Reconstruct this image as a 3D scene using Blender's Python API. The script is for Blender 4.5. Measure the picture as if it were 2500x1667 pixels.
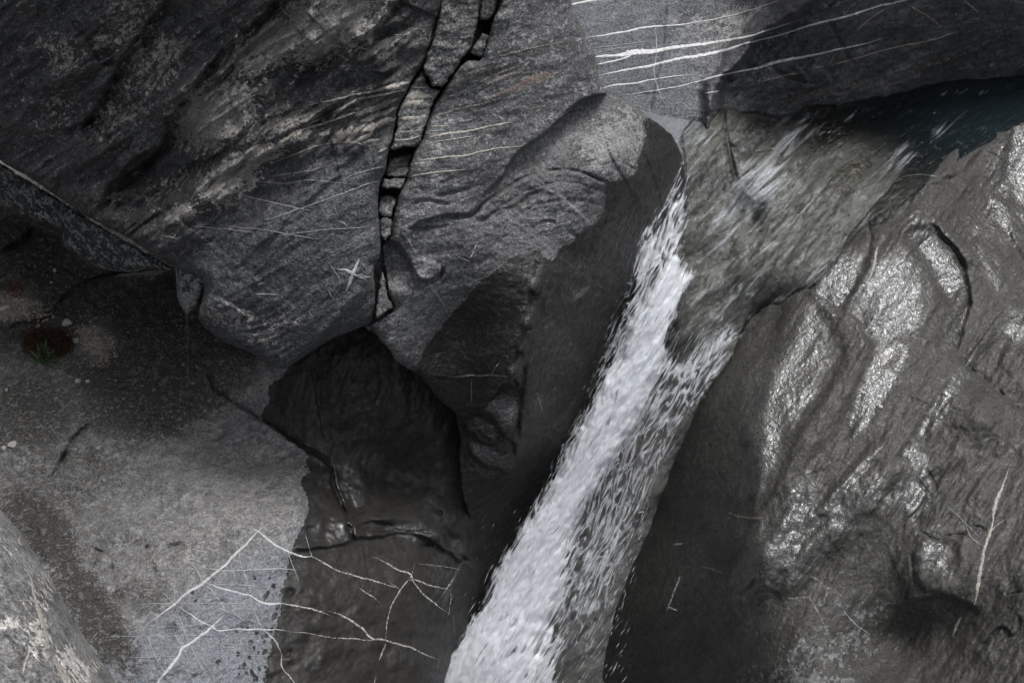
import bpy, math, random
import numpy as np

for o in list(bpy.data.objects):
    bpy.data.objects.remove(o, do_unlink=True)

# ------------------------------------------------------------------ camera, sky, sun, exposure
STEP = 3.0            # relief lattice: photograph pixels between two vertices
PITCH = math.radians(45.0)
FOC = 3600.0          # focal length in photograph pixels (2500 px wide)
CAM = np.array((0.0, 0.0, 9.0))
RIGHT = np.array((1.0, 0.0, 0.0))
FWD = np.array((0.0, math.cos(PITCH), -math.sin(PITCH)))
UP = np.array((0.0, math.sin(PITCH), math.cos(PITCH)))
SUN_AZ, SUN_EL = math.radians(70.0), math.radians(74.0)     # azimuth from +Y towards +X

scene = bpy.context.scene
COL = scene.collection
cd = bpy.data.cameras.new('camera')
cam = bpy.data.objects.new('camera', cd)
COL.objects.link(cam)
cam.location = CAM
cam.rotation_euler = (math.pi / 2 - PITCH, 0, 0)
cd.sensor_width = 36.0
cd.lens = 36.0 * FOC / 2500.0
cd.clip_start = 0.05
cd.clip_end = 500.0
scene.camera = cam

world = bpy.data.worlds.new('World')
scene.world = world
world.use_nodes = True
wn = world.node_tree
wn.nodes.clear()
sky = wn.nodes.new('ShaderNodeTexSky')
sky.sky_type = 'NISHITA'
sky.sun_disc = False
sky.sun_elevation = SUN_EL
sky.sun_rotation = SUN_AZ
sky.dust_density = 4.0
sky.air_density = 1.0
hsv = wn.nodes.new('ShaderNodeHueSaturation')      # overcast: the blue of a clear sky mostly washed out
hsv.inputs['Saturation'].default_value = 0.34
bg = wn.nodes.new('ShaderNodeBackground')
bg.inputs['Strength'].default_value = 0.11
wo = wn.nodes.new('ShaderNodeOutputWorld')
wn.links.new(sky.outputs[0], hsv.inputs['Color'])
wn.links.new(hsv.outputs[0], bg.inputs['Color'])
wn.links.new(bg.outputs[0], wo.inputs['Surface'])

sd_ = bpy.data.lights.new('sun', 'SUN')
sd_.energy = 1.5
sd_.angle = math.radians(19.0)
sd_.color = (0.985, 0.99, 1.0)
sun = bpy.data.objects.new('sun', sd_)
COL.objects.link(sun)
sv = np.array((math.sin(SUN_AZ) * math.cos(SUN_EL), math.cos(SUN_AZ) * math.cos(SUN_EL), math.sin(SUN_EL)))
from mathutils import Vector
FACE = sv
sun.rotation_euler = Vector(sv).to_track_quat('Z', 'Y').to_euler()
sun.location = (8, 4, 20)

scene.view_settings.view_transform = 'Standard'
scene.view_settings.look = 'None'
scene.view_settings.exposure = 0.7
scene.view_settings.gamma = 1.0
scene.view_settings.use_curve_mapping = False
scene.cycles.max_bounces = 6
scene.cycles.diffuse_bounces = 3
scene.cycles.glossy_bounces = 2
scene.cycles.transparent_max_bounces = 24
scene.cycles.caustics_reflective = False
scene.cycles.caustics_refractive = False

# ------------------------------------------------------------------ helpers
def at(px, py, d):
    """a point seen at (px, py), d metres out: used to place things at their own distance"""
    px, py, d = np.asarray(px, float), np.asarray(py, float), np.asarray(d, float)
    return (CAM + d[..., None] * (((px - 1250.0) / FOC)[..., None] * RIGHT
            + ((833.5 - py) / FOC)[..., None] * UP + FWD))

def hash2(ix, iy, seed):
    h = (ix.astype(np.int64) * 374761393 + iy.astype(np.int64) * 668265263 + seed * 1442695041) & 0xffffffff
    h = ((h ^ (h >> 13)) * 1274126177) & 0xffffffff
    return ((h ^ (h >> 16)) & 0xffff).astype(np.float32) / 65535.0

def gnoise(x, y, seed=0):
    """2-D gradient noise, about -0.7..0.7"""
    x0, y0 = np.floor(x), np.floor(y)
    fx, fy = (x - x0).astype(np.float32), (y - y0).astype(np.float32)
    ix, iy = x0.astype(np.int64), y0.astype(np.int64)
    ux, uy = fx * fx * fx * (fx * (fx * 6 - 15) + 10), fy * fy * fy * (fy * (fy * 6 - 15) + 10)
    def g(dx, dy):
        a = hash2(ix + dx, iy + dy, seed) * 6.2831853
        return np.cos(a) * (fx - dx) + np.sin(a) * (fy - dy)
    a, b, c, e = g(0, 0), g(1, 0), g(0, 1), g(1, 1)
    return (a + ux * (b - a)) * (1 - uy) + (c + ux * (e - c)) * uy

def fbm(x, y, seed=0, octs=5, gain=0.5, ridged=False):
    s, a, f, t = 0.0, 1.0, 1.0, 0.0
    for i in range(octs):
        n = gnoise(x * f + 17.3 * i, y * f - 9.1 * i, seed + i)
        if ridged:
            n = 0.5 - np.abs(n) * 1.6
        s = s + a * n
        t += a
        a *= gain
        f *= 2.03
    return s / t

def rot(x, y, deg):
    """coordinates along / across a direction `deg` degrees above the photo's horizontal"""
    a = math.radians(deg)
    return x * math.cos(a) - y * math.sin(a), x * math.sin(a) + y * math.cos(a)

def resample(pts, step, closed=False):
    p = np.array(pts, float)
    if closed:
        p = np.vstack([p, p[:1]])
    # catmull-rom
    q = np.vstack([2 * p[0] - p[1], p, 2 * p[-1] - p[-2]])
    if closed:
        q[0], q[-1] = p[-2], p[1]
    out = []
    for i in range(len(p) - 1):
        a, b, c, e = q[i:i + 4]
        n = max(1, int(np.hypot(*(c[:2] - b[:2])) / step))
        t = np.linspace(0, 1, n, endpoint=False)[:, None]
        out.append(0.5 * (2 * b + (c - a) * t + (2 * a - 5 * b + 4 * c - e) * t ** 2 + (3 * b - a - 3 * c + e) * t ** 3))
    if not closed:
        out.append(p[-1:])
    return np.vstack(out)

def wiggle(pts, amp, step=7.0, scale=22.0, seed=0, closed=False):
    r = resample(pts, step, closed)
    s = np.concatenate([[0], np.cumsum(np.hypot(*np.diff(r[:, :2], axis=0).T))])
    r[:, 0] += amp * 2 * fbm(s / scale, s * 0 + 3.7 + seed, seed + 5, 3)
    r[:, 1] += amp * 2 * fbm(s / scale, s * 0 + 9.2 + seed, seed + 11, 3)
    return r

def seg_field(x, y, pts, closed=False):
    """distance to a polyline, sign (left of travel, as seen in the photo, is positive), arc position and total length"""
    p = np.asarray(pts, np.float32)[:, :2]
    if closed:
        p = np.vstack([p, p[:1]])
    best = np.full(x.shape, 1e12, np.float32)
    sgn = np.zeros(x.shape, np.float32)
    arc = np.zeros(x.shape, np.float32)
    L = 0.0
    for i in range(len(p) - 1):
        a, b = p[i], p[i + 1]
        dx, dy = b - a
        l2 = dx * dx + dy * dy + 1e-9
        t = np.clip(((x - a[0]) * dx + (y - a[1]) * dy) / l2, 0, 1)
        ex, ey = x - a[0] - t * dx, y - a[1] - t * dy
        q = ex * ex + ey * ey
        m = q < best
        best = np.where(m, q, best)
        sgn = np.where(m, np.where(dx * ey - dy * ex < 0, 1.0, -1.0), sgn)
        arc = np.where(m, L + t * math.sqrt(l2), arc)
        L += math.sqrt(l2)
    return np.sqrt(best), sgn, arc, L

def inside(x, y, pts):
    p = np.asarray(pts, np.float32)[:, :2]
    c = np.zeros(x.shape, bool)
    for i in range(len(p)):
        a, b = p[i - 1], p[i]
        if a[1] == b[1]:
            continue
        c ^= ((a[1] > y) != (b[1] > y)) & (x < (b[0] - a[0]) * (y - a[1]) / (b[1] - a[1]) + a[0])
    return c

def poly_sd(x, y, pts):
    """signed distance to a closed outline, positive inside; works on the box around it only"""
    p = np.asarray(pts, float)
    d = seg_field(x, y, p, True)[0]
    return np.where(inside(x, y, p), d, -d)

def upsample(xs, ys, cx, cy, f):
    """bilinear interpolation of a coarse field f on (cx, cy) to the lattice (xs, ys)"""
    fx = np.interp(xs, cx, np.arange(len(cx)))
    fy = np.interp(ys, cy, np.arange(len(cy)))
    j, i = np.minimum(fx.astype(int), len(cx) - 2), np.minimum(fy.astype(int), len(cy) - 2)
    a, b = (fx - j).astype(np.float32)[None], (fy - i).astype(np.float32)[:, None]
    t = f[:, j] * (1 - a) + f[:, j + 1] * a
    return t[i] * (1 - b) + t[i + 1] * b

def grid_sd(xs, ys, pts, k=4):
    cx, cy = np.unique(np.append(xs[::k], xs[-1])), np.unique(np.append(ys[::k], ys[-1]))
    if len(cx) < 3 or len(cy) < 3:
        return poly_sd(*np.meshgrid(xs.astype(np.float32), ys.astype(np.float32)), pts)
    X, Y = np.meshgrid(cx.astype(np.float32), cy.astype(np.float32))
    return upsample(xs, ys, cx, cy, poly_sd(X, Y, pts)).astype(np.float32)

def sstep(a, b, v):
    t = np.clip((v - a) / (b - a), 0, 1)
    return t * t * (3 - 2 * t)

def axis(lo, hi):
    """lattice positions: even inside the picture, wider and wider outside it"""
    def one(lo, hi, f0, f1):
        mid = np.arange(max(lo, f0), min(hi, f1) + STEP, STEP)
        pre, post, s = [], [], STEP
        v = f0
        while v > lo:
            s *= 1.13
            v -= s
            pre.append(v)
        s, v = STEP, mid[-1]
        while v < hi and hi > f1:
            s *= 1.13
            v += s
            post.append(v)
        return np.concatenate([pre[::-1], mid, post])
    return one
def axes(x0, x1, y0, y1):
    return axis(0, 0)(x0, x1, -24, 2524), axis(0, 0)(y0, y1, -24, 1691)

class Relief:
    """A rock modelled as a surface over its outline, at real distances, with sides going back from the rim."""
    def __init__(self, outline, ctrl, wig=3.0, seed=0, smooth=0.0, wscale=30.0, step=None, rough=3.0):
        global STEP
        keep = STEP
        if step:
            STEP = step
        self.step = STEP
        self.out = wiggle(outline, wig, 12.0, wscale, seed, True)
        lo, hi = self.out.min(0), self.out.max(0)
        xs, ys = axes(max(lo[0], -900), min(hi[0], 3400), max(lo[1], -900), min(hi[1], 2600))
        xs = xs[(xs > lo[0] - 12) & (xs < hi[0] + 12)]
        ys = ys[(ys > lo[1] - 12) & (ys < hi[1] + 12)]
        STEP = keep
        self.xs, self.ys, self.seed = xs, ys, seed
        self.x, self.y = np.meshgrid(xs.astype(np.float32), ys.astype(np.float32))
        self.sd = grid_sd(xs, ys, self.out, 3 if self.step > 2.5 else 1)
        self.sd = self.sd + rough * fbm(self.x / 17, self.y / 17, seed + 70, 3)
        c = np.array(ctrl, float)
        n = len(c)
        P = c[:, :2] / 500.0
        def k(r2):
            return 0.5 * r2 * np.log(r2 + 1e-12)
        K = k(((P[:, None] - P[None]) ** 2).sum(-1)) + smooth * np.eye(n)
        A = np.zeros((n + 3, n + 3))
        A[:n, :n], A[:n, n], A[:n, n + 1:], A[n, :n], A[n + 1:, :n] = K, 1, P, 1, P.T
        w = np.linalg.solve(A, np.concatenate([c[:, 2], [0, 0, 0]]))
        X, Y = self.x / 500.0, self.y / 500.0
        d = w[n] + w[n + 1] * X + w[n + 2] * Y
        for i in range(n):
            d = d + w[i] * k((X - P[i, 0]) ** 2 + (Y - P[i, 1]) ** 2)
        self.d = d.astype(np.float32)
        self.att = {}

    def _box(self, pts, r):
        p = np.asarray(pts, float)
        i0, i1 = np.searchsorted(self.ys, [p[:, 1].min() - r, p[:, 1].max() + r])
        j0, j1 = np.searchsorted(self.xs, [p[:, 0].min() - r, p[:, 0].max() + r])
        return slice(i0, max(i1, i0 + 1)), slice(j0, max(j1, j0 + 1))

    def step_line(self, pts, A, L, w=5.0, fade=40.0, wig=3.0, seed=1):
        """drop of A metres on the left of the line, recovering over L pixels"""
        p = wiggle(pts, wig, 6, 26, seed)
        b = self._box(p, abs(L) * 3.5 + 10)
        x, y = self.x[b], self.y[b]
        d, s, arc, T = seg_field(x, y, p)
        sg = d * s
        wt = sstep(0, max(fade, min(0.8 * L, 0.45 * T)), np.minimum(arc, T - arc))
        self.d[b] += A * wt * sstep(-w * 0.5, w * 0.5, sg) * np.exp(-np.maximum(sg, 0) / L)

    def groove(self, pts, A, w, fade=25.0, wig=2.5, seed=1):
        p = wiggle(pts, wig, 6, 22, seed)
        b = self._box(p, w * 3 + 6)
        d, s, arc, T = seg_field(self.x[b], self.y[b], p)
        wt = np.clip(np.minimum(arc, T - arc) / fade, 0, 1)
        ww = w * (0.75 + 0.9 * np.abs(gnoise(arc / 31.0, arc * 0 + seed, seed + 2)))
        self.d[b] += A * wt * np.exp(-(d / ww) ** 2)

    def blob(self, cx, cy, rx, ry, ang, A, p=2.0, n=0.25, seed=3):
        r = max(rx, ry) * 2.2
        b = self._box([(cx, cy)], r)
        x, y = self.x[b], self.y[b]
        u, v = rot(x - cx, y - cy, ang)
        q = np.sqrt((u / rx) ** 2 + (v / ry) ** 2) * (1 + n * 2 * fbm(x / 45, y / 45, seed, 3))
        self.d[b] -= A * np.exp(-q ** p)

    def facet(self, pts, A, gx=0.0, gy=0.0, soft=14.0, wig=5.0, seed=4):
        """a flat broken face: inside the outline the surface shifts by A and tilts by gx, gy metres per 100 px"""
        p = wiggle(pts, wig, 9, 24, seed, True)
        b = self._box(p, soft + 8)
        x, y = self.x[b], self.y[b]
        m = sstep(-soft * 0.5, soft * 0.5, poly_sd(x, y, p))
        c = np.mean(np.array(pts, float), 0)
        self.d[b] += m * (A + gx * (x - c[0]) / 100.0 + gy * (y - c[1]) / 100.0)

    def shine(self, pts, blend=0.85, soft=16.0, wig=6.0, seed=4, off=0.0, lim=0.09, treads=0.0):
        """a broken face turned half way between the viewer's side of the gorge and the open sky above it"""
        p = wiggle(pts, wig, 9, 24, seed, True)
        b = self._box(p, soft + 8)
        x, y = self.x[b], self.y[b]
        m = blend * sstep(-soft * 0.5, soft * 0.5, poly_sd(x, y, p))
        cx, cy = np.mean(np.array(pts, float), 0)
        dc = float(self.depth(cx, cy))
        c = at(cx, cy, dc)
        n = (CAM - c) / np.linalg.norm(CAM - c) + FACE
        nr, nu, nf = n @ RIGHT, n @ UP, n @ FWD
        xn, yn = (cx - 1250) / FOC, (833.5 - cy) / FOC
        k = -(dc / FOC) / (nf + nr * xn + nu * yn)
        pl = dc + off + k * (nr * (x - cx) - nu * (y - cy))
        w = m + 1e-6
        pl = pl + float(((self.d[b] - pl) * w).sum() / w.sum())
        dv = 0.8 * (pl - self.d[b])
        if treads:      # many small broken treads instead of one face
            u, v = rot(x, y, 60)
            q = dv / treads + 1.1 * fbm(u / 120, v / 22, seed + 3, 4, 0.6)
            f = q - np.floor(q)
            self.d[b] += m * treads * (np.where(f < 0.8, f / 0.8, (1 - f) / 0.2) - 0.5)
        else:
            self.d[b] += m * lim * np.tanh(dv / lim)

    def noise(self, ang, sx, sy, amp, octs=5, gain=0.5, seed=0, ridged=False, mask=None, warp=0.0):
        x, y = self.x, self.y
        if warp:
            q = fbm(x / 160, y / 160, seed + 40, 3)
            y = y + warp * q
            x = x + warp * 0.6 * fbm(x / 140 + 5, y / 140, seed + 44, 3)
        u, v = rot(x, y, ang)
        n = fbm(u / sx, v / sy, seed, octs, gain, ridged) * amp
        self.d += n if mask is None else n * mask

    def terrace(self, ang, pitch, amp, sharp=3.0, seed=0, warp=60.0, mask=None):
        """broken bedding: saw-tooth treads across a direction"""
        u, v = rot(self.x, self.y, ang)
        ph = v / pitch + warp / pitch * 2 * fbm(u / 420, v / 130, seed, 4)
        f = ph - np.floor(ph)
        saw = np.where(f < 1 - 1 / sharp, f / (1 - 1 / sharp), (1 - f) * sharp)
        a = amp * (0.35 + 1.3 * np.abs(hash2(np.floor(ph), np.floor(ph) * 0, seed) - 0.2)) * sstep(-0.25, 0.3, fbm(u / 260, v / 120, seed + 9, 3))
        self.d += -a * saw * (1 if mask is None else mask)

    def round_edge(self, R, depth, only=None):
        t = np.clip(self.sd / R, 0, 1)
        k = depth * (1 - np.sqrt(np.maximum(0, 1 - (1 - t) ** 2)))
        self.d += k if only is None else k * only

    def attr(self, name, v):
        self.att[name] = (np.zeros_like(self.d) + v).astype(np.float32)

    def area(self, pts, soft=0.0, wig=5.0, seed=8):
        """signed distance (inside positive) to a patch outline over the whole lattice, in px, capped"""
        p = wiggle(pts, wig, 10, 28, seed, True)
        out = np.full(self.x.shape, -400.0, np.float32)
        b = self._box(p, 260)
        out[b] = grid_sd(self.xs[b[1]], self.ys[b[0]], p)
        return np.clip(out, -260, 260)

    def depth(self, px, py):
        px, py = np.asarray(px, float), np.asarray(py, float)
        fx = np.interp(px, self.xs, np.arange(len(self.xs)))
        fy = np.interp(py, self.ys, np.arange(len(self.ys)))
        j, i = np.minimum(fx.astype(int), len(self.xs) - 2), np.minimum(fy.astype(int), len(self.ys) - 2)
        a, b = fx - j, fy - i
        D = self.d
        return (D[i, j] * (1 - a) + D[i, j + 1] * a) * (1 - b) + (D[i + 1, j] * (1 - a) + D[i + 1, j + 1] * a) * b

    def tone(self, ang, stretch, seed=0, big=260.0, small=46.0):
        u, v = rot(self.x, self.y, ang)
        t = 0.5 + 0.55 * fbm(self.x / big, self.y / big, seed, 5, 0.62) + 0.75 * fbm(u / (small * stretch), v / small, seed + 30, 5, 0.62)
        self.attr('tone', t)

    def build(self, name, mat, back=1.2, parent=None):
        if 'tone' not in self.att:
            self.tone(25, 3, self.seed + 500)
        h = self.step
        gy, gx = np.gradient(self.sd, self.ys, self.xs)
        g = np.hypot(gx, gy) + 1e-6
        snap = np.abs(self.sd) < 0.6 * h
        shx, shy = np.where(snap, -self.sd * gx / g, 0), np.where(snap, -self.sd * gy / g, 0)
        m = np.hypot(shx, shy)
        lim = np.minimum(1, 0.75 * h / (m + 1e-6))
        X, Y = self.x + shx * lim, self.y + shy * lim
        ok = self.sd > -0.6 * h
        ok[self.x < -1e8] = False
        cell = ok[:-1, :-1] & ok[1:, :-1] & ok[:-1, 1:] & ok[1:, 1:]
        idx = np.arange(self.x.size).reshape(self.x.shape)
        q = np.stack([idx[:-1, :-1], idx[1:, :-1], idx[1:, 1:], idx[:-1, 1:]], -1)[cell]
        used, inv = np.unique(q, return_inverse=True)
        q = inv.reshape(q.shape)
        P = at(X.ravel()[used], Y.ravel()[used], self.d.ravel()[used])
        self.pos = None
        e = np.concatenate([q[:, [0, 1]], q[:, [1, 2]], q[:, [2, 3]], q[:, [3, 0]]])
        key = np.sort(e, 1)
        kk = key[:, 0].astype(np.int64) * len(used) + key[:, 1]
        u_, first, cnt = np.unique(kk, return_index=True, return_counts=True)
        be = e[first[cnt == 1]]
        bv, binv = np.unique(be, return_inverse=True)
        binv = binv.reshape(be.shape)
        n0 = len(used)
        sk, faces = [P], [q]
        prev = bv
        src = [np.arange(n0)]
        base_d = self.d.ravel()[used][bv]
        bx, by = X.ravel()[used][bv], Y.ravel()[used][bv]
        gxn, gyn = (gx / g).ravel()[used][bv], (gy / g).ravel()[used][bv]
        off = n0
        for k in (0.05, 0.3, 1.0):
            ins = 6.0 * k
            sk.append(at(bx + gxn * ins, by + gyn * ins, base_d + back * k))
            new = np.arange(len(bv)) + off
            faces.append(np.stack([prev[binv[:, 1]], prev[binv[:, 0]], new[binv[:, 0]], new[binv[:, 1]]], -1))
            prev = new
            off += len(bv)
            src.append(bv)
        V, Fq, S = np.vstack(sk), np.vstack(faces), np.concatenate(src)
        ob = quads(name, V, Fq, mat, parent)
        for an, av in self.att.items():
            a = ob.data.attributes.new(an, 'FLOAT', 'POINT')
            a.data.foreach_set('value', av.ravel()[used][S].astype(np.float32))
        self.ob = ob
        return ob

def quads(name, V, F, mat=None, parent=None, smooth=True):
    me = bpy.data.meshes.new(name)
    F = np.asarray(F)
    n, k = F.shape
    me.vertices.add(len(V))
    me.vertices.foreach_set('co', np.asarray(V, np.float32).ravel())
    me.loops.add(n * k)
    me.loops.foreach_set('vertex_index', F.astype(np.int32).ravel())
    me.polygons.add(n)
    me.polygons.foreach_set('loop_start', np.arange(0, n * k, k, dtype=np.int32))
    me.polygons.foreach_set('use_smooth', np.full(n, smooth, bool))
    me.update(calc_edges=True)
    me.validate()
    ob = bpy.data.objects.new(name, me)
    COL.objects.link(ob)
    if mat:
        me.materials.append(mat)
    if parent:
        ob.parent = parent
    return ob

def tag(o, label=None, cat=None, group=None, kind=None):
    for k, v in (('label', label), ('category', cat), ('group', group), ('kind', kind)):
        if v:
            o[k] = v
    return o

VEIN_N = [0]
def vein(rel, pts, w, mat, lift=0.003, name=None, rag=0.35, gap=0.0, amp=None, end=0.15):
    """a mineral seam: a ragged ribbon that follows the rock surface a few millimetres proud. w: width px, or list along the line"""
    VEIN_N[0] += 1
    name = name or {'w': 'quartz_vein', 't': 'hairline_vein', 'c': 'quartz_band', 'f': 'quartz_band', 'p': 'quartz_band'}[mat.name[0]]
    sdn = VEIN_N[0]
    ws = [w] * len(pts) if np.isscalar(w) else list(w)
    p3 = np.array([(a[0], a[1], ws[i]) for i, a in enumerate(pts)], float)
    r = resample(p3, 2.6)
    s = np.concatenate([[0], np.cumsum(np.hypot(*np.diff(r[:, :2], axis=0).T))])
    T = s[-1]
    am = (0.9 + 0.16 * max(ws)) if amp is None else amp
    x = r[:, 0] + am * 2.2 * fbm(s / 30, s * 0 + sdn, sdn, 4)
    y = r[:, 1] + am * 2.2 * fbm(s / 30, s * 0 + sdn + .5, sdn + 7, 4)
    tx, ty = np.gradient(x), np.gradient(y)
    tl = np.hypot(tx, ty) + 1e-6
    nx, ny = -ty / tl, tx / tl
    tap = np.clip(np.minimum(s, T - s) / (T * end + 4), 0.12, 1) ** 0.6
    wl = np.maximum(0.9, r[:, 2]) * 0.5 * tap
    l = wl * (1 + rag * 2.4 * fbm(s / 7, s * 0 + 1, sdn + 3, 3))
    rr = wl * (1 + rag * 2.4 * fbm(s / 7, s * 0 + 6, sdn + 4, 3))
    l, rr = np.maximum(l, 0.25), np.maximum(rr, 0.25)
    V, n = [], len(s)
    offs = [l, l * 0.4, rr * -0.4, -rr]
    lift_ = [-0.001, lift, lift, -0.001]
    for o_, lf in zip(offs, lift_):
        px, py = x + nx * o_, y + ny * o_
        V.append(at(px, py, rel.depth(px, py) - lf - 0.002))
    V = np.stack(V, 1).reshape(-1, 3)
    keep = np.ones(n - 1, bool)
    if gap:
        keep = fbm(s[:-1] / 12, s[:-1] * 0 + 2, sdn + 9, 2) > (gap - 0.5)
        if keep.sum() < 3:
            keep[:] = True
    F = []
    for k in range(3):
        i = np.arange(n - 1)[keep]
        F.append(np.stack([i * 4 + k, i * 4 + k + 1, i * 4 + k + 5, i * 4 + k + 4], -1))
    return quads(name, V, np.vstack(F), mat, rel.ob)

# ------------------------------------------------------------------ materials
class NT:
    def __init__(self, name):
        self.m = bpy.data.materials.new(name)
        self.m.use_nodes = True
        self.t = self.m.node_tree
        self.t.nodes.clear()
    def n(self, typ, **kw):
        nd = self.t.nodes.new('ShaderNode' + typ)
        for k, v in kw.items():
            if k[0] == '_':
                setattr(nd, k[1:], v)
            else:
                self.put(nd, k.replace('__', ' '), v)
        return nd
    def put(self, nd, key, v):
        s = nd.inputs[int(key[1:])] if key[0] == 'i' and key[1:].isdigit() else nd.inputs[key]
        if isinstance(v, bpy.types.NodeSocket):
            self.t.links.new(v, s)
        elif isinstance(v, bpy.types.Node):
            self.t.links.new(v.outputs[0], s)
        else:
            s.default_value = v
    def math(self, op, a, b=0.0, c=None, clamp=False):
        nd = self.n('Math', _operation=op, _use_clamp=clamp)
        self.put(nd, 'i0', a)
        self.put(nd, 'i1', b)
        if c is not None:
            self.put(nd, 'i2', c)
        return nd.outputs[0]
    def rng(self, v, a, b, c=0.0, d=1.0, smooth=True):
        nd = self.n('MapRange', _interpolation_type='SMOOTHSTEP' if smooth else 'LINEAR', _clamp=True)
        for k, q in zip(('Value', 'From Min', 'From Max', 'To Min', 'To Max'), (v, a, b, c, d)):
            self.put(nd, k, q)
        return nd.outputs[0]
    def mix(self, f, a, b, mode='MIX'):
        nd = self.n('Mix', _data_type='RGBA', _blend_type=mode)
        self.put(nd, 'i0', f)
        self.put(nd, 'i6', a)
        self.put(nd, 'i7', b)
        return nd.outputs[2]
    def mixf(self, f, a, b):
        nd = self.n('Mix', _data_type='FLOAT')
        self.put(nd, 'i0', f)
        self.put(nd, 'i2', a)
        self.put(nd, 'i3', b)
        return nd.outputs[0]
    def attr(self, name):
        return self.n('Attribute', _attribute_name=name).outputs['Fac']
    def noise(self, vec, scale, detail=4.0, rough=0.55, dist=0.0):
        nd = self.n('TexNoise', Vector=vec, Scale=scale, Detail=detail, Roughness=rough, Distortion=dist)
        return nd.outputs['Fac']
    def coords(self, ang=0.0, stretch=(1, 1, 1)):
        """object coordinates turned so that x, y run across and up the gorge's slope, then along the bedding"""
        tc = self.n('TexCoord')
        m1 = self.n('Mapping', _vector_type='POINT', Vector=tc.outputs['Object'], Rotation=(-(math.pi / 2 - PITCH), 0, 0))
        m2 = self.n('Mapping', _vector_type='TEXTURE', Vector=m1.outputs[0], Rotation=(0, 0, math.radians(ang)), Scale=stretch)
        return m2.outputs[0]
    def out(self, shader, disp=None):
        o = self.n('OutputMaterial')
        self.put(o, 'Surface', shader)
        return self.m

def g3(v, t=(1, 1, 1)):
    return (v * t[0], v * t[1], v * t[2], 1.0)

COOL = (0.96, 1.0, 1.05)
WARM = (1.05, 1.0, 0.93)
BRWN = (1.05, 1.0, 0.92)

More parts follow.
